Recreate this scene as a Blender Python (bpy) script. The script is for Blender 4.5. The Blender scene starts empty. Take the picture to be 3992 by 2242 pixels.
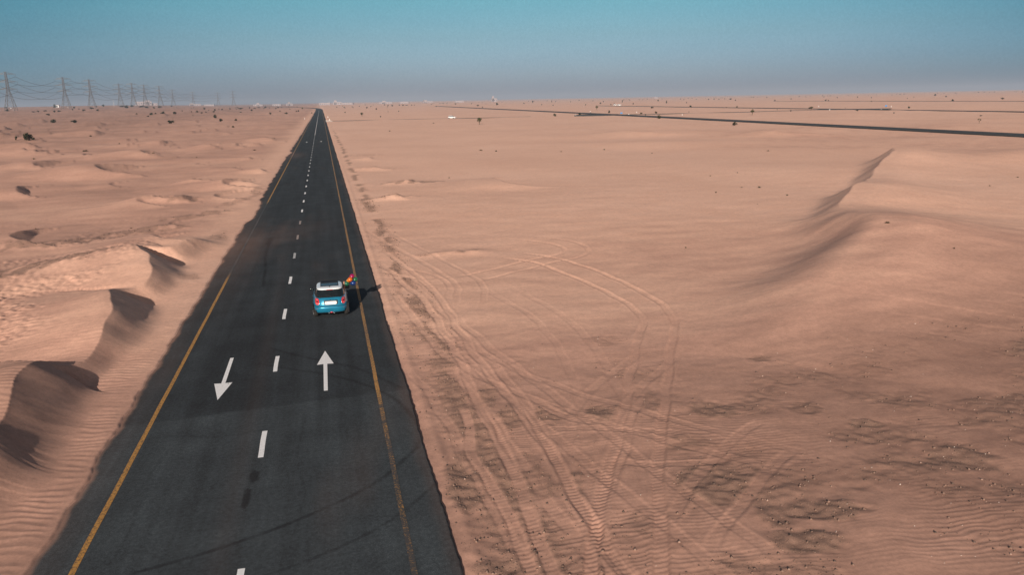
import bpy, bmesh, math, random
import numpy as np
from mathutils import Vector, Matrix

random.seed(7)
RNG = np.random.default_rng(11)
scene = bpy.context.scene
COL = scene.collection
PI = math.pi
R = math.radians

# ---------------------------------------------------------------- terrain (pure numpy)
def _hash(ix, iy, seed):
    h = (ix.astype(np.int64) * 374761393 + iy.astype(np.int64) * 668265263 + seed * 974634613) & 0xFFFFFFFF
    h = ((h ^ (h >> 13)) * 1274126177) & 0xFFFFFFFF
    return (h ^ (h >> 16)) & 0xFFFFFFFF

def noise(x, y, seed=0):
    """gradient noise, about -1..1"""
    x = np.asarray(x, float); y = np.asarray(y, float)
    ix = np.floor(x); iy = np.floor(y); fx = x - ix; fy = y - iy
    u = fx * fx * fx * (fx * (fx * 6 - 15) + 10); v = fy * fy * fy * (fy * (fy * 6 - 15) + 10)
    def g(dx, dy):
        a = _hash(ix + dx, iy + dy, seed) * (2 * math.pi / 4294967296.0)
        return np.cos(a) * (fx - dx) + np.sin(a) * (fy - dy)
    a = g(0, 0); b = g(1, 0); c = g(0, 1); d = g(1, 1)
    return 1.5 * (a + u * (b - a) + v * (c - a) + u * v * (a - b - c + d))

def fbm(x, y, n=4, seed=0):
    t = 0; a = 1.0; s = 0
    for k in range(n):
        t = t + a * noise(x * 2 ** k + 17.3 * k, y * 2 ** k - 9.1 * k, seed + k); s += a; a *= 0.5
    return t / s

def sstep(a, b, x):
    t = np.clip((x - a) / (b - a), 0, 1)
    return t * t * (3 - 2 * t)

def poly_dist(x, y, pts):
    """distance to a polyline, side (+ left of travel), position along it (0..n-1)"""
    best = np.full(x.shape, 1e9); side = np.zeros(x.shape); par = np.zeros(x.shape)
    for i in range(len(pts) - 1):
        ax, ay = pts[i][:2]; bx, by = pts[i + 1][:2]
        dx, dy = bx - ax, by - ay; L2 = dx * dx + dy * dy + 1e-9
        t = np.clip(((x - ax) * dx + (y - ay) * dy) / L2, 0, 1)
        d = np.hypot(x - ax - t * dx, y - ay - t * dy)
        cr = dx * (y - ay) - dy * (x - ax)
        m = d < best
        best = np.where(m, d, best); side = np.where(m, np.sign(cr), side); par = np.where(m, i + t, par)
    return best, side, par

def smooth_poly(pts, n=6):
    """Catmull-Rom through the points, every column interpolated"""
    P = [np.array(p, float) for p in pts]; out = []
    P = [2 * P[0] - P[1]] + P + [2 * P[-1] - P[-2]]
    for i in range(1, len(P) - 2):
        for k in range(n):
            t = k / n
            out.append(0.5 * (2 * P[i] + (P[i + 1] - P[i - 1]) * t + (2 * P[i - 1] - 5 * P[i] + 4 * P[i + 1] - P[i + 2]) * t * t + (3 * P[i] - P[i - 1] - 3 * P[i + 1] + P[i + 2]) * t ** 3))
    out.append(P[-2])
    return out

SUN_AZ = math.radians(20.5)                       # the way shadows fall, right of the road
WIND = (math.sin(math.radians(76)), math.cos(math.radians(76)))
LEE = {}
SIDE_ROADS = (([60, 110, 151.3, 285, 418.7, 900, 1397, 3000], [146, 152, 156.2, 162, 167.8, 182, 197.6, 240], 11.), ([100, 310.5, 600, 934, 3000], [303, 316.3, 322, 328, 340], 10.), ([330, 690, 1060, 3000], [560, 601, 640, 700], 9.))
# crest lines: x, y, height
CREST_LEFT = smooth_poly([(-3.9, 65.0, .10), (-5.6, 61.8, .45), (-6.9, 60.2, .75), (-8.2, 57.0, .75), (-9.7, 56.9, .85), (-9.9, 55.4, 1.1), (-9.0, 53.3, 1.15),
    (-8.1, 50.6, 1.0), (-7.7, 48.2, .80), (-7.7, 46.2, .60), (-8.2, 45.2, .55), (-8.7, 44.4, .75), (-8.7, 43.4, .95), (-8.2, 41.8, 1.05),
    (-7.6, 39.0, 1.0), (-7.3, 36.0, .75), (-7.3, 33.6, .45), (-7.6, 32.0, .55), (-8.2, 31.2, .95), (-8.3, 29.6, 1.15), (-8.0, 27.6, 1.05), (-7.6, 25.6, .85), (-8.0, 24.0, 1.15), (-8.2, 22.4, 1.2),
    (-8.0, 20.4, .8), (-7.6, 18.0, .7), (-8.6, 16.2, 1.0), (-8.5, 13.0, .9), (-8.0, 9.0, .7), (-8.4, 0.0, .5)], 4)
CREST_RIGHT = smooth_poly([(106, 122, .1), (98, 115.5, .3), (88.4, 106.9, 1.2), (79.5, 97.5, 1.3), (71.1, 88.8, .95), (59.5, 75.2, .85), (51.1, 65.6, 1.2), (43.2, 57.2, .85), (40.4, 51.1, 1.05), (37.5, 45, 1.45), (33.8, 41.1, 1.2), (28.5, 36.4, .85), (24.3, 32.2, .45), (19, 26, .0)], 3)
# barchans: x, y, half width, height
BARCHANS = [(-34, 181, 9, 1.1), (-6.9, 128.7, 3.2, .55), (-12.7, 92.5, 2.4, .45), (-14.2, 114, 3, .5), (-7.6, 110, 3.0, .5), (-36, 112, 7, .8), (-47, 160, 8, 1.0),
    (-12, 136, 4, .35), (-19, 150, 4, .3), (-11, 160, 4, .35), (-24, 205, 7, .7), (-14, 215, 5, .6), (-40, 235, 8, .9), (13.4, 103.5, 2.6, .28), (9.9, 86.5, 1.8, .3), (10.5, 128, 3, .35), (11, 150, 3, .35),
    (24, 97, 7, .5), (-60, 205, 9, 1.0), (-75, 240, 10, 1.3), (-55, 265, 8, .9), (-90, 290, 12, 1.6), (-110, 330, 12, 2.0), (-82, 335, 11, 1.9), (-65, 350, 9, 1.2), (-45, 330, 8, 1.0), (-30, 300, 7, .8),
    (-130, 380, 14, 2.4), (-100, 410, 12, 2.0), (-150, 450, 14, 2.6), (-120, 500, 13, 2.3), (-85, 470, 10, 1.7), (-60, 430, 9, 1.2), (-170, 530, 15, 3.0), (-140, 600, 15, 2.8), (-110, 640, 14, 2.4), (-190, 640, 16, 3.2),
    (-90, 580, 10, 1.8), (-70, 520, 9, 1.4), (-230, 720, 18, 3.4), (-180, 780, 16, 3.0), (-140, 820, 15, 2.6), (-45, 480, 7, .9), (-40, 400, 7, .9),
    (-31, 139, 10, 1.3), (118, 190, 12, .9), (140, 205, 12, .9), (90, 215, 14, .8), (250, 330, 18, 1.4), (320, 380, 20, 1.8), (400, 430, 20, 2.0), (110, 95, 14, 1.3), (128, 78, 16, 1.5)]

_rg = random.Random(21)
for _k in range(42):
    _y = 62 + 420 * _rg.random() ** 1.5; _x = -8 - _rg.random() ** 1.2 * (6 + .62 * _y); _w = _rg.uniform(1.8, 4.2) * (1 + _y / 220)
    BARCHANS.append((_x, _y, _w, _w * _rg.uniform(.05, .12)))
# wheel tracks in the sand: (points, half gauge); gauge 0 is one rut
TRACKS = [
    ([(7.3, 38), (7.9, 32.5), (8.6, 28), (9.2, 24), (9.9, 20), (10.6, 16), (11.2, 13)], .72, .6), ([(6.0, 47), (6.9, 38), (7.6, 31), (9.6, 25.6), (12.6, 21), (16.5, 16.6)], .75, .55), ([(11.0, 45), (12.4, 36), (12.0, 29), (10.8, 23), (9.4, 18), (8.2, 13.5)], .75, .45), ([(6.2, 13), (7.6, 17), (9.0, 20.6), (11.0, 24), (13.5, 27), (16.5, 30)], .74, .5), ([(5.4, 32), (6.3, 27), (6.6, 22), (6.9, 17), (7.3, 13)], .7, .5),
    ([(12.5, 47), (9.5, 45.4), (7, 45.6), (5.3, 47)], .8, .4),
    ([(5.9, 58), (7.0, 50), (7.9, 42.03), (7.91, 34.12), (7.99, 29.33), (8.23, 24.7), (8.37, 21.54), (8.36, 19.86), (8.3, 18.03), (8.21, 16.69), (8.25, 14.8), (8.5, 12.6), (8.8, 10)], 0, .9),
    ([(5.4, 53), (6.4, 46), (7.07, 40.26), (7.22, 32.92), (7.12, 27.49), (7.05, 23.85), (7.1, 21.73), (7.02, 19.67), (6.95, 17.92), (6.79, 16.05), (6.7, 14), (6.6, 11.5), (6.6, 9)], 0, .9),
    ([(13.0, 52), (15.2, 49.5), (16.3, 45), (17.0, 39.5), (16.72, 34.57), (14.96, 30.62), (12.71, 25.89), (11.23, 22.68), (9.89, 20.03), (8.86, 17.88), (8.1, 16.2), (7.56, 14.93), (6.9, 13.2), (6.3, 11.4), (5.8, 9.6)], 0, 1.5),
    ([(13.26, 25.73), (12.07, 23.62), (11.12, 21.8), (10.3, 20.22), (9.3, 18.52), (8.47, 16.62), (8.01, 14.9), (7.5, 13), (7.1, 11), (6.8, 9)], 0, .9),
    ([(14.6, 53.5), (17.2, 50), (18.4, 45), (18.8, 39.5), (18.19, 34.13), (15.82, 29.09), (13.76, 24.88), (12.05, 21.36), (10.93, 19.02), (9.96, 16.77), (9.17, 14.68), (8.4, 12.6), (7.7, 10.6), (7.2, 9)], 0, 1.5),
    ([(15.46, 21.3), (14.56, 20.66), (12.71, 19.25), (11.46, 17.93), (10.31, 16.67), (9.75, 16.07)], 0, .6),
    ([(15.23, 19.17), (14.33, 18.51), (13.11, 17.48), (11.91, 16.36), (10.85, 15.37), (10.18, 14.59)], 0, .6),
    ([(6.58, 25.81), (6.49, 24.39), (6.19, 21.98), (6.25, 19.88), (6.39, 18.8), (6.42, 17.17), (6.31, 15.44), (6.3, 13.2), (6.3, 11), (6.3, 9)], 0, .9),
    ([(8.25, 31.63), (8.57, 26.13), (8.52, 22.88), (8.32, 19.73), (8.27, 17.22), (8.32, 16.04), (8.37, 14.72), (8.5, 13), (8.7, 11), (8.9, 9)], 0, .9),
    ([(7.78, 22.82), (9.82, 22.3), (11.74, 21.48), (14.08, 20.21)], 0, .5),
    ([(9.76, 20.06), (10.84, 19.35), (12.39, 19.02), (13.45, 19.05)], 0, .5),
    ([(10.0, 23.8), (9.41, 22.27), (8.88, 20.92), (8.4, 19.57)], 0, .9),
    ([(8.97, 25.13), (9.36, 23.98), (9.78, 23.08), (10.22, 22.59)], 0, .9),
    ([(7.36, 24.95), (7.28, 22.86), (7.1, 21.41)], 0, .9),
    ([(5.6, 70), (7.2, 60), (9.0, 51), (10.0, 45), (9.6, 41), (8.8, 37.5)], .75, .55),
    ([(5.6, 50), (6.6, 48.6), (7.7, 46.8), (8.2, 44.2), (7.8, 41.5), (7.4, 38)], .7, .55),
    ([(9.2, 44.6), (12.5, 47.0), (16.0, 49.6), (18.6, 51.2), (19.4, 54.0), (18.2, 57.0), (15, 60)], .85, .9)]

def seg_bounds(pts, m):
    xs = [p[0] for p in pts]; ys = [p[1] for p in pts]
    return min(xs) - m, max(xs) + m, min(ys) - m, max(ys) + m

def in_box(x, y, b):
    return np.nonzero((x > b[0]) & (x < b[1]) & (y > b[2]) & (y < b[3]))[0]

def big_relief(x, y):
    """dunes and swells without the road cut and the fine detail"""
    x = np.asarray(x, float); y = np.asarray(y, float)
    r = np.hypot(x - 2.5, y)
    left = sstep(-6, -14, x)
    z = np.zeros(x.shape); LEE['v'] = np.zeros(x.shape)
    # swells of the plain
    z += .22 * noise(x / 23, y / 31, 5) * sstep(4, 12, np.abs(x)) * sstep(1500, 200, r)
    z += left * (.45 * np.abs(noise(x / 13 + .3, y / 19, 7)) ** 1.2 - .1) * sstep(700, 100, r)
    z += left * 1.6 * np.maximum(noise(x / 60 - .4, y / 75, 9), 0) * sstep(150, 500, r) * sstep(2500, 900, r)
    z += sstep(.05, .24, -x / (r + 1)) * (5.2 * sstep(500, 1500, r) + 9 * sstep(1300, 3600, r)) + sstep(.55, .9, x / (r + 1)) * 7 * sstep(1500, 4000, r)
    z += sstep(25, 70, x) * .55 * noise(x / 42, y / 36, 15) * sstep(900, 200, r)
    for crest, lee_left, wst, wp, slope, rnd in ((CREST_LEFT, True, 5.5, 1.0, .62, .10), (CREST_RIGHT, False, 14., 1.0, .34, .9)):
        b = seg_bounds(crest, 75 if not lee_left else 18)
        k = in_box(x, y, b)
        if not len(k): continue
        xx = x[k]; yy = y[k]
        wob, sc = (.35, 1.) if lee_left else (.8, 2.6)
        d, s, p = poly_dist(xx + wob * .5 * noise(xx / 2.3 / sc, yy / 2.3 / sc, 31), yy + wob * noise(xx / 2.9 / sc, yy / 2.9 / sc, 33), crest)
        hs = np.array([c[2] for c in crest]); h = np.interp(p, np.arange(len(hs)), hs)
        s = s if lee_left else -s
        end = (p > 1e-6) & (p < len(crest) - 1 - 1e-6)
        st = h * np.exp(-(d / wst) ** (1.5 if lee_left else 1.6))
        if not lee_left: slope = .50; soft = sstep(20, 23, p)
        h = h * (1.28 if lee_left else 1.85); st = st * (1.28 if lee_left else 1.85)
        if not lee_left:
            hm = np.interp(p, np.arange(len(hs)), np.convolve(np.pad(hs, 6, 'edge'), np.ones(13) / 13, 'valid')) * .60 * sstep(0, 6, p) * sstep(len(hs) - 1, len(hs) - 9, p)
            st = hm * np.exp(-(d / 24.) ** 1.8) + (h - hm) * np.exp(-(d / 8.) ** 1.5)
        sl, kk = (.70, .13 * h + .01) if lee_left else (.74, .14 * h + .01)
        le = h * np.log1p(np.exp(np.clip((h - sl * d) / kk, -40, 40))) * kk / (kk * np.log1p(np.exp(np.clip(h / kk, -40, 40))))
        le = le if lee_left else le * (1 - soft) + soft * h * np.exp(-(d / 3.1) ** 2)
        zz = np.where(s > 0, le, st)
        zz = zz - rnd * .12 * np.exp(-(d / (rnd * 2 + .05)) ** 2) * h
        z[k] += zz
        lee = np.where(s > 0, sstep(0, .12, le), 0); LEE['v'][k] = np.maximum(LEE['v'][k], lee)
    for (bx, by, w, h) in BARCHANS:
        k = in_box(x, y, (bx - 3.4 * w, bx + 3.4 * w, by - 3.6 * w, by + 3.6 * w))
        if not len(k): continue
        dx = x[k] - bx + .25 * w * noise(x[k] / w * .9, y[k] / w * .9, 51); dy = y[k] - by + .25 * w * noise(x[k] / w * .8, y[k] / w * .8, 53)
        u = dx * WIND[0] + dy * WIND[1]; v = dx * WIND[1] - dy * WIND[0]
        c = .55 * w * (v / w) ** 2 - .1 * w
        hh = (h if by < 260 else .75 * h) * np.clip(1 - (np.abs(v) / (1.25 * w)) ** 2.2, 0, 1) ** 1.3
        s = u - c
        z[k] += np.where(s > 0, np.maximum(hh - .55 * s, 0), hh * np.exp(-(s / (1.1 * w)) ** 2))
    for ys, xs, w in SIDE_ROADS:
        q = np.abs(x - np.interp(y, ys, xs)); z = z * (1 - np.exp(-(q / w) ** 4) * (y > ys[0] - 60))
    return z

def edge_left(y):
    """where the sand ends on the left side of the asphalt"""
    e = -4.72 + .13 * noise(y / 6.1, 0 * y, 61) + .10 * noise(y / 1.7, 0 * y, 62) + .04 * noise(y / .5, 0 * y, 63)
    far = sstep(45, 90, y)
    e = e + far * (.16 * noise(y / 11., 0 * y + 3, 64) + .30 * noise(y / 3.6, 0 * y + 3, 66)) + .30 * sstep(150, 320, y) * (1 + .7 * noise(y / 23., 0 * y, 65)) + .35 * sstep(300, 600, y)
    e = e + .55 * np.exp(-((y - 176) / 4.) ** 2) + .45 * np.exp(-((y - 82) / 8.) ** 2)
    return np.minimum(e, -3.6)

def terrain(x, y, fine=True):
    """height and the gravel / tone / smooth masks of the ground"""
    x = np.asarray(x, float); y = np.asarray(y, float)
    r = np.hypot(x - 2.5, y)
    z = big_relief(x, y); lee = LEE['v']
    # gravel patches
    n1 = fbm(x / 4.3, y / 3.2, 4, 71); n2 = fbm(x / 1.3, y / .9, 3, 75); n0 = noise(x / 11., y / 9., 77)
    near = sstep(5.0, 6.0, x) * sstep(37, 25, y + .12 * x + 3.5 * n0)
    grav = near * .70 * sstep(-.25, .45, n1 + .30 * n2 + .22 * sstep(30, 15, y) - .10 + .1 * n0)
    strip_c = 6.55 + .35 * noise(y / 9., 0 * y + 1, 81)
    strip = np.exp(-((x - strip_c) / (.72 + .35 * sstep(48, 30, y) + .25 * noise(y / 5., 0 * y + 4, 82))) ** 2) * sstep(-.6 - .35 * sstep(48, 30, y), .05, noise(x / 1.1, y / 3.2, 83) + .3 * n2) * sstep(500, 250, y)
    strip = strip * np.where(y > 47, sstep(-.55, .0, noise(y / 6.5, 0 * y + 8, 84)), 1)
    grav = np.maximum(grav, .95 * strip)
    # stony flats on the left
    for (gx, gy, ga, gb, rot, am) in [(-16.2, 55, 6, 2.6, .35, .9), (-18, 66, 6, 2.4, .5, .8), (-12.5, 72, 5, 2.2, .6, .7), (-9.5, 80, 5, 1.6, .8, .7), (-13, 92, 2.5, 2.5, 0, .8), (-7, 90, 6, 1.2, 1.3, .6), (-14.2, 115, 3.4, 2.2, 0, .7),
                                      (-18, 42, 3, 1.0, .4, .6), (13.3, 103, 5, 2.6, .1, .8), (9.8, 86.5, 2.6, 1.4, .1, .8), (11.6, 54, 1.6, .8, .1, .7), (9.2, 53.6, 1.2, .6, .1, .5), (10.5, 128, 5, 3, 0, .5), (10, 160, 5, 4, 0, .5),
                                      (-6.2, 66, .9, 3., 0, .6), (-5.6, 100, .9, 9, 0, .6), (-6, 50.5, .7, 1.4, 0, .6), (30, 24.5, 3.2, 1.6, .2, .9), (17, 17.5, 5, 1.9, 0, .3), (10.6, 23.2, 0.55, 1.06, -.23, 0.90), (9.2, 23.8, 0.83, 0.97, -.23, 0.80), (7.8, 24.0, 0.64, 1.30, -.23, 0.80), (14.4, 22.6, 1.00, 1.00, -.23, 0.90), (18.4, 20.2, 0.78, 0.46, -.23, 1.10), (17.4, 21.9, 0.69, 0.92, -.23, 0.70), (12.0, 17.8, 1.26, 1.48, -.23, 1.00), (12.4, 20.4, 0.91, 0.72, -.23, 0.80), (14.0, 15.7, 1.49, 0.70, -.23, 1.00), (12.7, 14.6, 1.20, 0.67, -.23, 1.10), (19.4, 17.4, 1.32, 1.28, -.23, 0.90), (5.9, 20.5, 0.87, 2.52, -.23, 1.00), (5.8, 15.8, 0.94, 0.45, -.23, 1.00), (7.5, 19.3, 0.53, 1.66, -.23, 0.80), (8.5, 18.7, 0.36, 1.32, -.23, 0.70), (12.7, 16.2, 0.63, 1.47, -.23, 0.80), (12.7, 24.1, 0.57, 1.94, -.23, 0.60), (13.7, 31.0, 1.07, 1.46, -.23, 0.50), (18.7, 27.1, 0.65, 0.57, -.23, 0.80), (18.4, 19.3, 2.14, 0.79, -.23, 0.70), (9.4, 16.4, 0.41, 1.07, -.23, 0.60), (7.3, 25.6, 0.58, 2.21, -.23, 0.70)]:
        k = in_box(x, y, (gx - 2.6 * max(ga, gb), gx + 2.6 * max(ga, gb), gy - 2.6 * max(ga, gb), gy + 2.6 * max(ga, gb)))
        if not len(k): continue
        dx = x[k] - gx; dy = y[k] - gy; c, s = math.cos(rot), math.sin(rot)
        e = np.exp(-(((c * dx + s * dy) / ga) ** 2 + ((c * dy - s * dx) / gb) ** 2))
        grav[k] = np.maximum(grav[k], am * sstep(.28, .75, e * (1 + .55 * n2[k] + .4 * n1[k] + (.75 * noise(x[k] / .8, y[k] / 1.7, 78) if gy > 40 else 0))))
        if gy > 40: z[k] = z[k] + .20 * am * e * (1 + .6 * noise(x[k] / 1.2, y[k] / 1.9, 79))
    far_strip = sstep(300, 900, r) * 0
    dz = np.zeros(x.shape); smooth = np.zeros(x.shape)
    if fine:
        # wheel tracks
        for pts, g, am in TRACKS:
            sp = smooth_poly(pts, 5); k = in_box(x, y, seg_bounds(sp, 3))
            if not len(k): continue
            xx = x[k] + .10 * noise(x[k] / 1.9, y[k] / 1.9, 91); yy = y[k]
            d, s, p = poly_dist(xx, yy, sp)
            q = np.abs(d - g)
            fade = am * sstep(0, 4, p) * sstep(len(sp) - 1, len(sp) - 6, p) * (.75 + .35 * noise(x[k] / 2.1, y[k] / 2.1, 92))
            band = sstep(.21, .12, q); rim = np.exp(-((q - .24) / .06) ** 2)
            dz[k] += fade * (1 + .8 * sstep(30, 50, yy)) * (-.024 * band * (1 + .12 * np.sin(yy * 2 * math.pi / .17)) + .012 * rim)
            smooth[k] = np.maximum(smooth[k], fade * band)
        grav = grav * (1 - .92 * np.clip(smooth, 0, 1))
        # wind ripples, crests across the wind
        wx = x + .3 * noise(x / 2.2, y / 2.2, 101); wy = y + .24 * noise(x / 1.7, y / 1.6, 103) + .10 * noise(x / .7, y / .6, 104)
        ph = (wx * .13 + wy * .99)
        lam = np.where(x < 0, .33, .19)
        rip = np.abs(np.sin(math.pi * ph / lam + 1.1 * noise(x / 3., y / 3., 105)))
        rip = (1 - rip) ** .8
        amp_l = sstep(-4.7, -5.2, x) * (1 - .92 * lee) * (1 - .45 * sstep(-8.2, -7.0, x) * 0) * sstep(75, 30, r) * .033 * (.62 + .5 * noise(x / 3.3, y / 3.3, 106))
        amp_r = sstep(5.6, 7.5, x) * sstep(50, 22, r) * .0095 * np.clip(.35 + .9 * noise(x / 5.5, y / 4.0, 107) + .4 * noise(x / 1.5, y / 1.5, 108) + .25 * sstep(18, 28, x), 0, 1)
        dz += (amp_l + amp_r * (1 - .85 * smooth)) * rip
        # broken mega-ripples on the backs of the left dunes
        b = sstep(-8.6, -10.5, x) * sstep(90, 50, y) * sstep(20, 30, y)
        dz += b * .15 * (np.abs(noise(x / .75 + .3 * noise(x / 1.3, y / 1.3, 112), y / .5, 111)) + .35 * noise(x / .33, y / .3, 114)) * sstep(-.35, .25, noise(x / 6., y / 6., 113))
        # small lumps
        dz += grav * (.035 * noise(x / .33, y / .33, 121) + .05 * noise(x / .9, y / .9, 122)) * sstep(140, 40, r)
        dz += .012 * noise(x / .8, y / .6, 123) * sstep(60, 20, r) + .025 * noise(x / 2.6, y / 1.7, 124) * sstep(160, 60, r) + .045 * fbm(x / 6., y / 4.2, 3, 126) * sstep(420, 150, r)
    z = z + dz
    # the road bed
    el = edge_left(y)
    inroad = sstep(.22, .34, x - el) * sstep(4.70, 4.58, x)
    lf = sstep(el - 2.6, el - .15, x)                        # sand runs down to the asphalt on the left
    z = np.where(x < 0, z * (1 - lf) + lf * (.045 * (el - x) + .02 + .6 * dz), z)
    rt = sstep(7.6, 5.2, x)
    z = np.where(x >= 0, z * (1 - rt) + rt * (-.085 + .03 * noise(x / 2., y / 3., 131) + .03 * np.exp(-((x - 5.25) / .16) ** 2) + dz), z)
    lip = sstep(el - .12, el + .08, x) * (x < 0)
    z = np.where(x < 0, z * (1 - lip) - .055 * lip, z)
    z = z - .5 * inroad
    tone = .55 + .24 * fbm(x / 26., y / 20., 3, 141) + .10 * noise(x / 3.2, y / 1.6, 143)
    tone = tone - .47 * sstep(9, 42, x) * sstep(78, 18, y + .2 * x) - .28 * sstep(55, 115, x) * sstep(330, 120, y) - .55 * sstep(42, 15, y) - .30 * sstep(-5.5, -12, x) - .22 * sstep(-45, -110, x) - .15 * grav  # vignette painted into the sand tone: darker near, right and left; gravel darker too
    tone = tone + .16 * sstep(45, 110, r) * sstep(-6, 6, x)  # brighter centre painted in: mid and far plain made paler
    return z, grav, tone, smooth

# ---------------------------------------------------------------- helpers
def tag(o, label=None, cat=None, group=None, kind=None):
    if label: o['label'] = label
    if cat: o['category'] = cat
    if group: o['group'] = group
    if kind: o['kind'] = kind
    return o

def empty(name, loc, rz=0.0):
    o = bpy.data.objects.new(name, None); COL.objects.link(o)
    o.empty_display_size = .3
    o.location = loc; o.rotation_euler = (0, 0, rz)
    return o

def mesh_data(name, verts, faces, mat=None, smooth=True):
    me = bpy.data.meshes.new(name)
    me.from_pydata([tuple(map(float, v)) for v in verts], [], faces)
    me.validate()
    if mat: me.materials.append(mat)
    if smooth:
        me.polygons.foreach_set('use_smooth', [True] * len(me.polygons))
    me.update()
    return me

def link(name, me, parent=None, loc=None):
    o = bpy.data.objects.new(name, me); COL.objects.link(o)
    if parent is not None: o.parent = parent
    if loc is not None: o.location = loc
    return o

def mk(name, verts, faces, mat, parent=None, smooth=True, loc=None):
    return link(name, mesh_data(name, verts, faces, mat, smooth), parent, loc)

def grid_mesh(name, V, nu, nv, mat, wrap=False):
    """V (nv*nu,3) rows of nu; fast"""
    me = bpy.data.meshes.new(name)
    idx = np.arange(nu * nv).reshape(nv, nu)
    if wrap:
        a = idx[:-1]; b = np.roll(a, -1, 1); d = idx[1:]; c = np.roll(d, -1, 1)
    else:
        a = idx[:-1, :-1]; b = idx[:-1, 1:]; c = idx[1:, 1:]; d = idx[1:, :-1]
    F = np.stack([a, b, c, d], -1).reshape(-1, 4)
    me.vertices.add(len(V)); me.vertices.foreach_set('co', V.astype(np.float32).ravel())
    me.loops.add(F.size); me.loops.foreach_set('vertex_index', F.astype(np.int32).ravel())
    me.polygons.add(len(F)); me.polygons.foreach_set('loop_start', np.arange(0, F.size, 4, dtype=np.int32))
    me.polygons.foreach_set('loop_total', np.full(len(F), 4, np.int32))
    me.polygons.foreach_set('use_smooth', np.ones(len(F), bool))
    me.materials.append(mat)
    me.update(calc_edges=True)
    return me

def attr(me, name, vals):
    a = me.attributes.new(name, 'FLOAT', 'POINT'); a.data.foreach_set('value', np.asarray(vals, np.float32).ravel())

class MB:
    """collects simple shapes into one mesh"""
    def __init__(s): s.v = []; s.f = []
    def add(s, v, f):
        b = len(s.v); s.v += [tuple(p) for p in v]; s.f += [tuple(i + b for i in q) for q in f]; return s
    def box(s, c, d, rz=0.0, bev=0.0):
        cx, cy, cz = c; hx, hy, hz = d[0] / 2, d[1] / 2, d[2] / 2
        ca, sa = math.cos(rz), math.sin(rz); pts = []
        if bev <= 0:
            raw = [(sx * hx, sy * hy, sz * hz) for sz in (-1, 1) for sx, sy in ((-1, -1), (1, -1), (1, 1), (-1, 1))]
            fs = [(3, 2, 1, 0), (4, 5, 6, 7), (0, 1, 5, 4), (1, 2, 6, 5), (2, 3, 7, 6), (3, 0, 4, 7)]
        else:
            b = min(bev, hx * .9, hy * .9, hz * .9); raw = []
            for z, k in ((-hz, b), (-hz + b, 0), (hz - b, 0), (hz, b)):
                for sx, sy, first in ((-1, -1, 1), (1, -1, 0), (1, 1, 1), (-1, 1, 0)):
                    p = (sx * (hx - k), sy * (hy - k - (b if k == 0 else 0))); q = (sx * (hx - k - (b if k == 0 else 0)), sy * (hy - k))
                    raw += [(p[0], p[1], z), (q[0], q[1], z)] if first else [(q[0], q[1], z), (p[0], p[1], z)]
            fs = [tuple(range(7, -1, -1)), tuple(range(24, 32))] + [(8 * l + i, 8 * l + (i + 1) % 8, 8 * l + 8 + (i + 1) % 8, 8 * l + 8 + i) for l in range(3) for i in range(8)]
        return s.add([(cx + ca * x - sa * y, cy + sa * x + ca * y, cz + z) for x, y, z in raw], fs)
    def bar(s, a, b, r0, r1=None, n=6):
        r1 = r0 if r1 is None else r1
        a = Vector(a); b = Vector(b); d = (b - a)
        if d.length < 1e-6: return s
        d.normalize(); u = d.cross(Vector((0, 0, 1)) if abs(d.z) < .9 else Vector((1, 0, 0))).normalized(); w = d.cross(u)
        v = []
        for p, r in ((a, r0), (b, r1)):
            for i in range(n):
                t = 2 * PI * i / n; v.append(p + (u * math.cos(t) + w * math.sin(t)) * r)
        f = [(i, (i + 1) % n, n + (i + 1) % n, n + i) for i in range(n)] + [tuple(range(n - 1, -1, -1)), tuple(range(n, 2 * n))]
        return s.add(v, f)
    def tube(s, pts, r, n=6):
        for i in range(len(pts) - 1):
            ra = r[i] if isinstance(r, (list, tuple)) else r; rb = r[i + 1] if isinstance(r, (list, tuple)) else r
            s.bar(pts[i], pts[i + 1], ra, rb, n)
        return s
    def disc_stack(s, rings, axis, n=24):
        """lathe: rings of (pos along axis, radius) around axis 'x','y','z' through the origin"""
        v = []
        for p, r in rings:
            for i in range(n):
                t = 2 * PI * i / n; c, q = r * math.cos(t), r * math.sin(t)
                v.append({'x': (p, c, q), 'y': (c, p, q), 'z': (c, q, p)}[axis])
        f = [(k * n + i, k * n + (i + 1) % n, k * n + n + (i + 1) % n, k * n + n + i) for k in range(len(rings) - 1) for i in range(n)]
        f += [tuple(range(n - 1, -1, -1)), tuple(range((len(rings) - 1) * n, len(rings) * n))]
        return s.add(v, f)
    def obj(s, name, mat, parent=None, smooth=False, loc=None):
        return mk(name, s.v, s.f, mat, parent, smooth, loc)
    def data(s, name, mat, smooth=False): return mesh_data(name, s.v, s.f, mat, smooth)

def copy_tree(o, parent=None):
    c = o.copy(); COL.objects.link(c); c.parent = parent
    for ch in [k for k in o.children]: copy_tree(ch, c)
    return c

# ---------------------------------------------------------------- materials
def new_mat(name):
    m = bpy.data.materials.new(name); m.use_nodes = True
    nt = m.node_tree; b = nt.nodes['Principled BSDF']
    return m, nt, b

def N(nt, typ, **kw):
    n = nt.nodes.new(typ)
    for k, v in kw.items(): setattr(n, k, v)
    return n

def rgb_ramp(nt, fac, stops):
    r = N(nt, 'ShaderNodeValToRGB'); e = r.color_ramp.elements
    while len(e) < len(stops): e.new(.5)
    for k, (p, c) in enumerate(stops): e[k].position = p; e[k].color = (*c, 1)
    nt.links.new(fac, r.inputs['Fac']); return r.outputs['Color']

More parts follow.
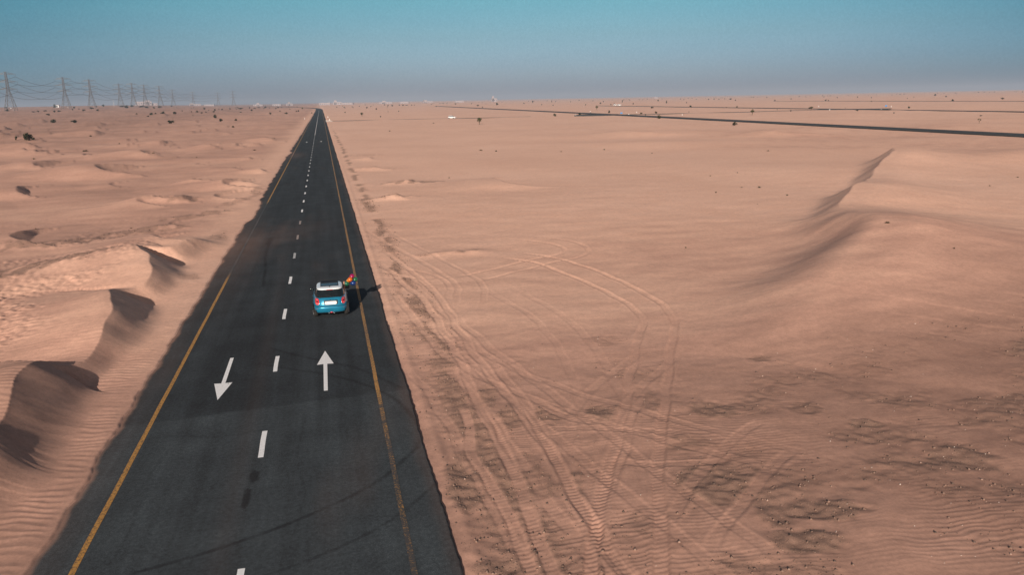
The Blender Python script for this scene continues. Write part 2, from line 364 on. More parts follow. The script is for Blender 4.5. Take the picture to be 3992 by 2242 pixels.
def mixc(nt, f, a, b, mode='MIX'):
    m = N(nt, 'ShaderNodeMix', data_type='RGBA', blend_type=mode)
    for s, v in ((m.inputs[0], f), (m.inputs[6], a), (m.inputs[7], b)):
        if hasattr(v, 'is_linked'): nt.links.new(v, s)
        else: s.default_value = v if not isinstance(v, tuple) else (*v[:3], 1)
    return m.outputs[2]

def math_n(nt, op, a, b=0.0, c=0.0, clamp=False):
    m = N(nt, 'ShaderNodeMath', operation=op, use_clamp=clamp)
    for s, v in zip(m.inputs, (a, b, c)):
        if hasattr(v, 'is_linked'): nt.links.new(v, s)
        else: s.default_value = v
    return m.outputs[0]

def noise_n(nt, scale, detail=3.0, rough=.55, vec=None, dist=0.0):
    n = N(nt, 'ShaderNodeTexNoise'); n.inputs['Scale'].default_value = scale; n.inputs['Detail'].default_value = detail
    n.inputs['Roughness'].default_value = rough; n.inputs['Distortion'].default_value = dist
    if vec is not None: nt.links.new(vec, n.inputs['Vector'])
    return n.outputs['Fac']

def obj_co(nt): return N(nt, 'ShaderNodeTexCoord').outputs['Object']
def at_n(nt, name): return N(nt, 'ShaderNodeAttribute', attribute_name=name).outputs['Fac']

def bump(nt, b, h, strength, dist):
    n = N(nt, 'ShaderNodeBump'); n.inputs['Strength'].default_value = strength; n.inputs['Distance'].default_value = dist
    nt.links.new(h, n.inputs['Height']); nt.links.new(n.outputs['Normal'], b.inputs['Normal'])

def varied(name, col, rough=.6, amount=.25, scale=6.0, metallic=0.0, coat=0.0, spec=.5):
    """a plain surface with a little procedural wear in its colour and roughness"""
    m, nt, b = new_mat(name); co = obj_co(nt)
    f = noise_n(nt, scale, 4, .6, co)
    d = tuple(c * (1 - amount) for c in col); l = tuple(min(1, c * (1 + amount)) for c in col)
    nt.links.new(rgb_ramp(nt, f, [(.3, d), (.7, l)]), b.inputs['Base Color'])
    rr = math_n(nt, 'MULTIPLY_ADD', f, .25, rough - .12, True); nt.links.new(rr, b.inputs['Roughness'])
    b.inputs['Metallic'].default_value = metallic; b.inputs['Coat Weight'].default_value = coat
    b.inputs['Specular IOR Level'].default_value = spec
    return m

def sand_material():
    m, nt, b = new_mat('desert_sand'); co = obj_co(nt)
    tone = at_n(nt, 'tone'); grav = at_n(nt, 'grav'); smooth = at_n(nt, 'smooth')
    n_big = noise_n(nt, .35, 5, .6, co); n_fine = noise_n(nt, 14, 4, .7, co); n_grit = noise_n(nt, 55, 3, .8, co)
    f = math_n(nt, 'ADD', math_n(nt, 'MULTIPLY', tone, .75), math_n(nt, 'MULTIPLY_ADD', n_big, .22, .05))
    sand = rgb_ramp(nt, f, [(.0, SAND_VIGNETTE), (.34, SAND_DARK), (.54, SAND_MID), (.80, SAND_LIGHT)])
    sand = mixc(nt, .55, sand, rgb_ramp(nt, n_fine, [(.3, (.80, .79, .78)), (.7, (1.15, 1.16, 1.17))]), 'MULTIPLY')
    n_m1 = noise_n(nt, 2.3, 3, .7, co); n_m2 = noise_n(nt, 6.5, 3, .8, co)
    sand = mixc(nt, .8, sand, rgb_ramp(nt, math_n(nt, 'MULTIPLY_ADD', n_m1, .5, math_n(nt, 'MULTIPLY', n_m2, .5)), [(.37, (.85, .85, .86)), (.63, (1.12, 1.12, 1.12))]), 'MULTIPLY')
    stones = rgb_ramp(nt, n_grit, [(.30, GRAV_DARK), (.52, GRAV_MID), (.72, GRAV_LIGHT)])
    ng = math_n(nt, 'ADD', grav, math_n(nt, 'MULTIPLY_ADD', n_fine, 1.9, -.95))
    gm = N(nt, 'ShaderNodeMapRange', interpolation_type='SMOOTHSTEP'); nt.links.new(ng, gm.inputs[0]); gm.inputs[1].default_value = .30; gm.inputs[2].default_value = 1.15; gm.inputs[4].default_value = .82
    c = mixc(nt, gm.outputs[0], sand, stones)
    nt.links.new(c, b.inputs['Base Color']); b.inputs['Roughness'].default_value = .92; b.inputs['Specular IOR Level'].default_value = .2
    h = math_n(nt, 'ADD', math_n(nt, 'MULTIPLY', n_fine, .6), math_n(nt, 'MULTIPLY', n_grit, .4))
    bump(nt, b, h, .35, .02)
    return m

def asphalt_material():
    m, nt, b = new_mat('road_asphalt'); co = obj_co(nt)
    dust = at_n(nt, 'dust'); dark = at_n(nt, 'dark'); pale = at_n(nt, 'pale')
    n1 = noise_n(nt, 60, 3, .8, co); n2 = noise_n(nt, .5, 5, .6, co)
    st = N(nt, 'ShaderNodeMapping'); st.inputs['Scale'].default_value = (1.6, .05, 1); nt.links.new(co, st.inputs[0])
    n3 = noise_n(nt, 1.0, 4, .6, st.outputs[0])
    v = N(nt, 'ShaderNodeTexVoronoi'); v.inputs['Scale'].default_value = 22; nt.links.new(co, v.inputs['Vector'])
    base = rgb_ramp(nt, n1, [(.25, ASPH_DARK), (.5, ASPH_MID), (.72, ASPH_LIGHT), (.82, tuple(c * 2.6 for c in ASPH_LIGHT))])
    base = mixc(nt, .8, base, rgb_ramp(nt, n2, [(.3, (.72, .72, .74)), (.7, (1.25, 1.25, 1.25))]), 'MULTIPLY')
    base = mixc(nt, .6, base, rgb_ramp(nt, n3, [(.35, (.72, .72, .72)), (.65, (1.3, 1.3, 1.3))]), 'MULTIPLY')
    n9 = noise_n(nt, 8, 4, .75, co)
    base = mixc(nt, .8, base, rgb_ramp(nt, n9, [(.36, (.74, .74, .75)), (.64, (1.28, 1.28, 1.28))]), 'MULTIPLY')
    chips = rgb_ramp(nt, v.outputs['Distance'], [(.0, (.22, .23, .24)), (.085, (.10, .10, .105)), (.13, (0, 0, 0))])
    base = mixc(nt, .75, base, chips, 'ADD')
    base = mixc(nt, pale, base, mixc(nt, .8, base, (1.62, 1.60, 1.56), 'MULTIPLY'))
    base = mixc(nt, dark, base, mixc(nt, .9, base, (.38, .38, .40), 'MULTIPLY'))
    n4 = noise_n(nt, 7, 4, .7, co)
    dd = math_n(nt, 'MULTIPLY', dust, math_n(nt, 'MULTIPLY_ADD', n4, 1.2, .4, True), clamp=True)
    c = mixc(nt, dd, base, tuple(c * .62 for c in SAND_DARK))
    nt.links.new(c, b.inputs['Base Color']); b.inputs['Roughness'].default_value = .9; b.inputs['Specular IOR Level'].default_value = .12
    bump(nt, b, n1, .35, .012)
    return m

def paint_material(name, col, under=.38, sc=9.0):
    m, nt, b = new_mat(name); co = obj_co(nt)
    wear = at_n(nt, 'wear')
    n1 = noise_n(nt, sc * 2.2, 6, .75, co); n2 = noise_n(nt, 48, 3, .8, co)
    t = math_n(nt, 'ADD', math_n(nt, 'ADD', n1, math_n(nt, 'MULTIPLY_ADD', n2, .5, -.25)), math_n(nt, 'MULTIPLY', wear, -.55))
    f = N(nt, 'ShaderNodeMapRange'); nt.links.new(t, f.inputs[0]); f.inputs[1].default_value = under - .08; f.inputs[2].default_value = under + .10
    p = mixc(nt, .5, col, rgb_ramp(nt, n1, [(.3, (.75, .74, .72)), (.7, (1.1, 1.1, 1.1))]), 'MULTIPLY')
    c = mixc(nt, f.outputs[0], ASPH_MID, p)
    c = mixc(nt, math_n(nt, 'MULTIPLY', at_n(nt, 'dust'), .9), c, SAND_MID)
    nt.links.new(c, b.inputs['Base Color']); b.inputs['Roughness'].default_value = .8
    return m

def leaf_material(name, dark, light):
    m, nt, b = new_mat(name)
    g = N(nt, 'ShaderNodeNewGeometry').outputs['Random Per Island']
    oi = N(nt, 'ShaderNodeObjectInfo').outputs['Random']
    f = math_n(nt, 'ADD', math_n(nt, 'MULTIPLY', g, .75), math_n(nt, 'MULTIPLY', oi, .25))
    nt.links.new(rgb_ramp(nt, f, [(.1, dark), (.9, light)]), b.inputs['Base Color']); b.inputs['Roughness'].default_value = .8
    b.inputs['Specular IOR Level'].default_value = .2
    return m

SAND_VIGNETTE = (.39, .220, .165); SAND_DARK = (.67, .385, .288); SAND_MID = (.85, .508, .372); SAND_LIGHT = (.93, .58, .435)  # first stop is the sand colour under the painted vignette
GRAV_DARK = (.12, .078, .060); GRAV_MID = (.30, .185, .140); GRAV_LIGHT = (.50, .31, .235)
ASPH_DARK = (.0135, .0180, .0210); ASPH_MID = (.0325, .0410, .0470); ASPH_LIGHT = (.072, .088, .099)

M = {}
M['sand'] = sand_material()
M['asphalt'] = asphalt_material()
M['yellow'] = paint_material('yellow_line_paint', (.54, .27, .065), .40, 6)
M['white'] = paint_material('white_line_paint', (.95, .95, .97), .26, 5)
M['far_asphalt'] = varied('far_road_asphalt', (.035, .036, .037), .9, .3, .3)
M['blue'] = varied('blue_car_paint', (.018, .25, .42), .32, .08, 3, .35, .8)
M['white_paint'] = varied('white_roof_paint', (.80, .84, .88), .3, .05, 3, 0, .6)
M['glass'] = varied('tinted_glass', (.010, .014, .016), .12, .2, 2, 0, .5)
M['sun_glass'] = varied('sunroof_glass', (.008, .030, .038), .22, .2, 2, 0, .15, .35)
M['black'] = varied('black_trim', (.012, .012, .013), .45, .2, 12)
M['rubber'] = varied('tyre_rubber', (.022, .020, .019), .85, .3, 14)
M['rim'] = varied('rim_metal', (.35, .35, .36), .35, .15, 14, .8)
M['chrome'] = varied('chrome', (.75, .76, .78), .15, .06, 8, 1.0)
M['red'] = varied('red_lens', (.55, .012, .025), .25, .25, 16, 0, .6)
M['red_hot'] = varied('red_lens_centre', (.78, .10, .12), .25, .2, 20, 0, .6)
M['plate'] = varied('number_plate', (.82, .80, .80), .5, .03, 8)
M['plate_red'] = varied('plate_marks', (.62, .16, .16), .6, .1, 20)
M['plate_pale'] = varied('plate_pale_marks', (.66, .50, .49), .6, .1, 20)
M['skin'] = varied('skin', (.52, .25, .16), .55, .12, 20)
M['shirt'] = varied('shirt_cloth', (.50, .42, .40), .85, .15, 30)
M['hair'] = varied('dark_hair', (.02, .015, .012), .7, .3, 30)
M['suv_white'] = varied('white_car_paint', (.84, .84, .84), .35, .04, 3, 0, .5)
M['steel'] = varied('galvanised_steel', (.14, .125, .12), .6, .2, .5, .2)
M['cable'] = varied('aluminium_cable', (.10, .10, .11), .6, .15, .2, .2)
M['concrete'] = varied('pale_concrete', (.50, .45, .42), .9, .12, 3)
M['white_post'] = varied('white_post_paint', (.82, .81, .80), .6, .06, 4)
M['sign_blue'] = varied('blue_sign_paint', (.04, .22, .52), .5, .1, 4)
M['wall'] = varied('building_render', (.38, .33, .34), .9, .08, .2)
M['roof'] = varied('building_roof', (.36, .32, .32), .9, .1, .2)
M['dark_open'] = varied('window_dark', (.05, .055, .065), .5, .2, .5)
M['leaf'] = leaf_material('shrub_leaves', (.010, .014, .006), (.048, .055, .020))
M['leaf_dry'] = leaf_material('dry_shrub_leaves', (.06, .045, .025), (.17, .12, .07))
M['leaf_tree'] = leaf_material('tree_leaves', (.022, .027, .008), (.11, .105, .03))
M['bark'] = varied('bark', (.14, .095, .06), .9, .3, 8)
M['stone'] = varied('desert_stone', (.42, .33, .27), .9, .3, 5)
M['stone_pale'] = varied('pale_stone', (.62, .53, .47), .9, .15, 5)
def gravel_material():
    m, nt, b = new_mat('loose_gravel')
    g = N(nt, 'ShaderNodeNewGeometry').outputs['Random Per Island']
    nt.links.new(rgb_ramp(nt, g, [(.0, (.10, .070, .058)), (.45, (.21, .135, .105)), (.90, (.30, .19, .145)), (1.0, (.46, .32, .26))]), b.inputs['Base Color'])
    b.inputs['Roughness'].default_value = .9
    return m
M['gravel'] = gravel_material()

# ---------------------------------------------------------------- ground: one sheet out to the horizon
CAM = (2.469, 0.0, 10.303)
HEAD = R(12.941)
def build_ground():
    fine = np.arange(-44, 44.001, .068); coarse = np.concatenate([np.arange(46, 180, 3.5), np.arange(-180, -45, 3.5)])
    ang = HEAD + np.radians(np.concatenate([fine, coarse]))
    px = np.arange(8200 / 13.2, 1.3, -.62)
    rad = np.concatenate([[.02, 2, 4, 6, 8, 10, 12], 8200 / px, [8000, 12000, 20000, 40000]])
    A, Rr = np.meshgrid(ang, rad)
    x = CAM[0] + Rr * np.sin(A); y = Rr * np.cos(A)
    xf = x.ravel(); yf = y.ravel()
    z = np.empty(xf.size); g = np.empty(xf.size); t = np.empty(xf.size); s = np.empty(xf.size)
    for k in range(0, xf.size, 200000):
        q = slice(k, k + 200000)
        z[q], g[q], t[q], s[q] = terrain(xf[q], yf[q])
    V = np.stack([xf, yf, z], -1)
    me = grid_mesh('ground', V, len(ang), len(rad), M['sand'], wrap=True)
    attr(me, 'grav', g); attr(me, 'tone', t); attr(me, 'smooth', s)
    o = link('ground', me); tag(o, kind='structure', label='pale desert sand with ripples, wheel tracks and stony patches')
    return o
build_ground()

def tz(x, y): return float(terrain(np.array([float(x)]), np.array([float(y)]), False)[0][0])

# ---------------------------------------------------------------- road
def road_rows(y0, y1, step_px=.75):
    near = np.arange(-40, 11, 1.5)
    px = np.arange(8200 / 11.5, 8200 / y1, -step_px)
    ys = np.concatenate([near[near < 11], 8200 / px, [y1]])
    return ys[(ys >= y0) & (ys <= y1)]

SKIDS = [([(4.6, 22.6), (3.2, 20.6), (1.2, 19.1), (-.6, 18.2), (-2.4, 17.6)], .075, .9), ([(4.9, 20.2), (3.4, 18.4), (1.6, 17.2), (-.4, 16.4)], .065, .65),
         ([(4.9, 26.0), (4.9, 24.4), (4.6, 22.6)], .09, .6), ([(-1.9, 33.4), (.2, 31.6), (2.0, 30.2), (3.4, 28.6), (4.4, 26.6), (4.9, 24.0)], .08, .8), ([(-.4, 34.4), (1.4, 32.4), (3.2, 30.6), (4.6, 28.0)], .10, .7),
         ([(-1.95, 63.5), (-2.05, 60.5), (-2.0, 57.0), (-1.7, 52.0), (-1.5, 47)], .10, .9), ([(-4.6, 25.2), (-3.0, 25.6), (-1.4, 25.1), (.8, 25.5)], .035, .55), ([(1.1, 18.4), (1.3, 20.5), (1.05, 23), (1.25, 26)], .035, .5), ([(-3.2, 17.2), (-2.9, 19.5), (-3.1, 22), (-2.8, 24.5)], .03, .45), ([(.3, 36.0), (2.2, 36.4), (4.7, 35.9)], .04, .45), ([(-2.05, 64.5), (-2.15, 61.5)], .22, 1.0), ([(-3.85, 62.3), (-3.95, 59.5)], .13, .8)]
def build_road():
    root = empty('road', (0, 0, 0)); tag(root, kind='structure', label='straight dark asphalt road running to the horizon')
    ys = road_rows(-40, 1250); xs = np.linspace(-4.95, 4.86, 150)
    X, Y = np.meshgrid(xs, ys)
    e = .05 * noise(Y / 1.3, 0 * Y, 201) + .03 * noise(Y / .35, 0 * Y, 202) + .05 * noise(Y / 5., 0 * Y, 203)
    wgt = sstep(4.6, 4.86, X); X = X + wgt * e * sstep(600, 200, Y) - .02 * wgt
    Z = -.012 * np.abs(X / 4.8) + .004 * noise(X / 2.1, Y / 5., 204)
    x = np.concatenate([X[:, :1], X, X[:, -1:]], 1); y = np.concatenate([Y[:, :1], Y, Y[:, -1:]], 1); z = np.concatenate([Z[:, :1] - .2, Z, Z[:, -1:] - .2], 1)
    V = np.stack([x, y, z], -1).reshape(-1, 3); xf, yf = V[:, 0], V[:, 1]
    me = grid_mesh('asphalt', V, x.shape[1], x.shape[0], M['asphalt'])
    el = edge_left(yf)
    n = fbm(xf / .9, yf / 2.6, 4, 211)
    dust = .65 * sstep(.13, -.02, xf - el + .16 * n) + .05 * sstep(1.2, .1, xf - el + .3 * n)
    dust += .10 * sstep(4.35, 4.85, xf + .25 * n) + .02
    dust += .11 * np.exp(-((yf - 67 - 1.2 * xf + 5 * n) / 5.) ** 2) * sstep(4.5, -2.5, xf)
    dust += .16 * np.exp(-((yf - 60) / 12.) ** 2) * sstep(-1.9, -3.6, xf + .6 * n)
    dust += .16 * np.exp(-((yf - 168) / 9.) ** 2) * sstep(0, -4, xf) + .05 * sstep(.25, .6, fbm(xf / 3., yf / 16., 3, 215))
    dust += .03 * np.exp(-((xf + .55) / .30) ** 2) * sstep(80, 30, yf)
    dark = np.zeros(len(xf))
    dark += .45 * np.exp(-((xf + 1.5 + .2 * n) / 1.1) ** 2) * sstep(27.0, 27.4, yf) * sstep(46, 34, yf)
    for pts, w, am in SKIDS:
        sp = smooth_poly(pts, 6); k = in_box(xf, yf, seg_bounds(sp, 1.5))
        if len(k):
            d, s, p = poly_dist(xf[k], yf[k], sp); dark[k] = np.maximum(dark[k], am * np.exp(-(d / w) ** 4) * (.75 + .4 * noise(xf[k] / .4, yf[k] / .8, 221)))
    # oil stain
    k = in_box(xf, yf, (-1.2, .6, 18, 24)); xx, yy = xf[k], yf[k]
    st = np.maximum(np.exp(-(((xx + .10) / .16) ** 2 + ((yy - 21.9) / .42) ** 2)), .9 * np.exp(-(((xx + .20) / .12) ** 2 + ((yy - 20.6) / .75) ** 2)))
    dark[k] = np.maximum(dark[k], sstep(.30, .55, st + .25 * noise(xx / .25, yy / .3, 231)))
    pale = sstep(.2, -.05, yf - (27.2 + .10 * xf + .12 * noise(xf / .8, 0 * xf, 233))) * .8 + .2 * sstep(2.2, 4, np.abs(xf))
    attr(me, 'dust', np.clip(dust * sstep(900, 500, yf), 0, .97)); attr(me, 'dark', np.clip(dark, 0, 1)); attr(me, 'pale', pale)
    link('asphalt', me, root)
    # far bend to the left
    pts = [(0, 1250), (-3, 1400), (-14, 1560), (-40, 1800), (-90, 2200), (-190, 2900)]
    v = []; f = []
    for i, (a, b) in enumerate(pts):
        for s in (-1, 1):
            v.append((a + s * 4.8, b, max(tz(a + s * 4.8, b), 0) + (.0 if i == 0 else .35)))
        if i: f.append((2 * i - 2, 2 * i - 1, 2 * i + 1, 2 * i))
    me2 = mesh_data('asphalt_bend', v, f, M['far_asphalt']); link('asphalt', me2, root)
    # edge lines
    for xc, nm in ((-3.77, 'edge_line'), (3.78, 'edge_line')):
        yl = road_rows(-30, 1150, 1.2); us = np.linspace(-.07, .07, 5)
        U, YY = np.meshgrid(us, yl); XX = xc + U + .012 * noise(YY / 3., 0 * YY, 241)
        ZZ = -.012 * np.abs(XX / 4.8) + .004 * noise(XX / 2.1, YY / 5., 204) + .0055
        me = grid_mesh(nm, np.stack([XX, YY, ZZ], -1).reshape(-1, 3), 5, len(yl), M['yellow'])
        yy = YY.ravel(); xx = XX.ravel(); nn = fbm(xx / .6, yy / 3., 3, 243)
        if xc < 0:
            wear = .06 + .95 * sstep(48, 56, yy) * sstep(92, 80, yy) * (.8 + .4 * nn) + .3 * np.exp(-((yy - 170) / 14.) ** 2) + .2 * sstep(250, 500, yy); d = .12 * np.exp(-((yy - 64) / 13.) ** 2) + .5 * np.exp(-((yy - 172) / 8.) ** 2)
        else:
            wear = .17 + .24 * sstep(28, 19, yy) + .15 * nn - .16 * np.exp(-((yy - 29) / 1.3) ** 2); d = .04 + 0 * yy
            for ys_ in (22.6, 24.9, 26.3, 28.9, 41.6, 45.8): wear += .22 * np.exp(-((yy - ys_) / .12) ** 2)
        attr(me, 'wear', wear); attr(me, 'dust', np.clip(d * (1 + nn), 0, .9))
        link(nm, me, root)
    # centre dashes, then an unbroken line
    for k in range(-3, 32):
        y0 = 15.14 + 8 * k; V = []; nu, nv = 4, 9
        for j in range(nv):
            for i in range(nu):
                xx = -.02 - .08 + .16 * i / (nu - 1) + .006 * math.sin(7 * j + k); yy = y0 + 2.02 * j / (nv - 1)
                zz = -.012 * abs(xx / 4.8) + .004 * float(noise(np.array([xx / 2.1]), np.array([yy / 5.]), 204)[0]) + .0055
                V.append((xx, yy, zz))
        me = grid_mesh('lane_dash', np.array(V), nu, nv, M['white'])
        w = .02 + .06 * ((k * 7) % 5) / 5; d = .02
        if k in (7, 6): w = .55; d = .25
        if k == 5: w = .42
        attr(me, 'wear', np.full(len(V), w)); attr(me, 'dust', np.full(len(V), d))
        link('lane_dash', me, root)
    yl = road_rows(266, 1150, 1.5); us = np.array([-.09, .05]); U, YY = np.meshgrid(us, yl)
    me = grid_mesh('centre_line', np.stack([U, YY, -.012 * np.abs(U / 4.8) + .004 * noise(U / 2.1, YY / 5., 204) + .0065], -1).reshape(-1, 3), 2, len(yl), M['white'])
    attr(me, 'wear', np.full(2 * len(yl), .2)); attr(me, 'dust', np.full(2 * len(yl), .15)); link('centre_line', me, root)
    # lane arrows
    def arrow(xc, y0, flip, label):
        prof = [(-.07, 0), (.07, 0), (.075, 3.15), (.33, 3.12), (0, 4.95), (-.33, 3.12), (-.075, 3.15)]
        bm = bmesh.new()
        vs = [bm.verts.new((xc + (-a if flip else a), y0 + ((4.95 - b) if flip else b), 0)) for a, b in prof]
        fc = bm.faces.new(vs); fc.normal_update()
        bmesh.ops.triangulate(bm, faces=[fc]); bmesh.ops.subdivide_edges(bm, edges=bm.edges[:], cuts=3, use_grid_fill=True)
        for v in bm.verts:
            v.co.z = -.012 * abs(v.co.x / 4.8) + .004 * float(noise(np.array([v.co.x / 2.1]), np.array([v.co.y / 5.]), 204)[0]) + .0065
        bmesh.ops.recalc_face_normals(bm, faces=bm.faces[:])
        me = bpy.data.meshes.new('lane_arrow'); bm.to_mesh(me); bm.free()
        if me.polygons[0].normal.z < 0: me.flip_normals()
        me.materials.append(M['white'])
        co = np.array([v.co[:] for v in me.vertices]); w = np.full(len(co), -.06)
        w += .42 * np.exp(-((co[:, 1] - (y0 + (1.7 if flip else 3.9)) - .3 * (co[:, 0] - xc)) / .14) ** 2)
        attr(me, 'wear', w); attr(me, 'dust', np.full(len(co), .03))
        tag(link('lane_arrow', me, root), label)
    arrow(-1.86, 28.5, True, 'white arrow painted towards the viewer in the left lane'); arrow(1.92, 28.4, False, 'white arrow painted away from the viewer in the right lane')
    arrow(-1.86, 221, True, None); arrow(1.92, 222, False, None)
build_road()

def far_road(name, pts, half, label, lift=.25, step=8.0):
    P = []
    for (a, b), (c, d) in zip(pts[:-1], pts[1:]):
        n = max(1, int(math.hypot(c - a, d - b) / step)); P += [(a + (c - a) * k / n, b + (d - b) * k / n) for k in range(n)]
    P.append(pts[-1]); v = []; f = []
    A = np.array(P); T = np.gradient(A, axis=0); T /= np.linalg.norm(T, axis=1)[:, None]
    base = big_relief(A[:, 0], A[:, 1]); ker = np.ones(7) / 7; base = np.convolve(np.pad(base, 3, 'edge'), ker, 'valid')
    for i, (a, b) in enumerate(P):
        nx, ny = T[i][1], -T[i][0]
        h = base[i] + lift
        for s, dz in ((-1, -lift - .5), (-1, 0), (1, 0), (1, -lift - .5)):
            v.append((a + s * half * nx, b + s * half * ny, h + dz))
        if i:
            for k in range(3): f.append((4 * i - 4 + k, 4 * i - 3 + k, 4 * i + 1 + k, 4 * i + k))
    root = mk(name, v, f, M['far_asphalt'], smooth=False); tag(root, label, kind='structure')
    return root
far_road('side_road', [(146, 60), (152, 110), (156.2, 151.3), (162, 285), (167.8, 418.7), (182, 900), (197.6, 1397)], 4.6, 'nearest dark road crossing the plain on the right')
far_road('side_road', [(305, 150), (316.3, 310.5), (322, 600), (328, 934)], 4.2, 'second dark road farther out on the right plain')
far_road('side_road', [(560, 330), (601, 690), (640, 1060)], 3.2, 'thin farthest road on the right plain')
far_road('cross_road', [(4.6, 462), (60, 461), (120, 455)], 1.1, 'sanded-over crossing road between the main road and the junction', .12)
far_road('cross_road', [(148, 455), (161, 449), (172, 447)], 13, 'wide dark junction on the right plain', .30, 3)
far_road('cross_road', [(172, 447), (240, 446), (317, 447)], 2.2, 'sanded-over crossing road beyond the junction', .2)
far_road('cross_road', [(306, 452), (320, 438), (334, 424)], 8, 'farther dark junction on the right plain', .30, 3)

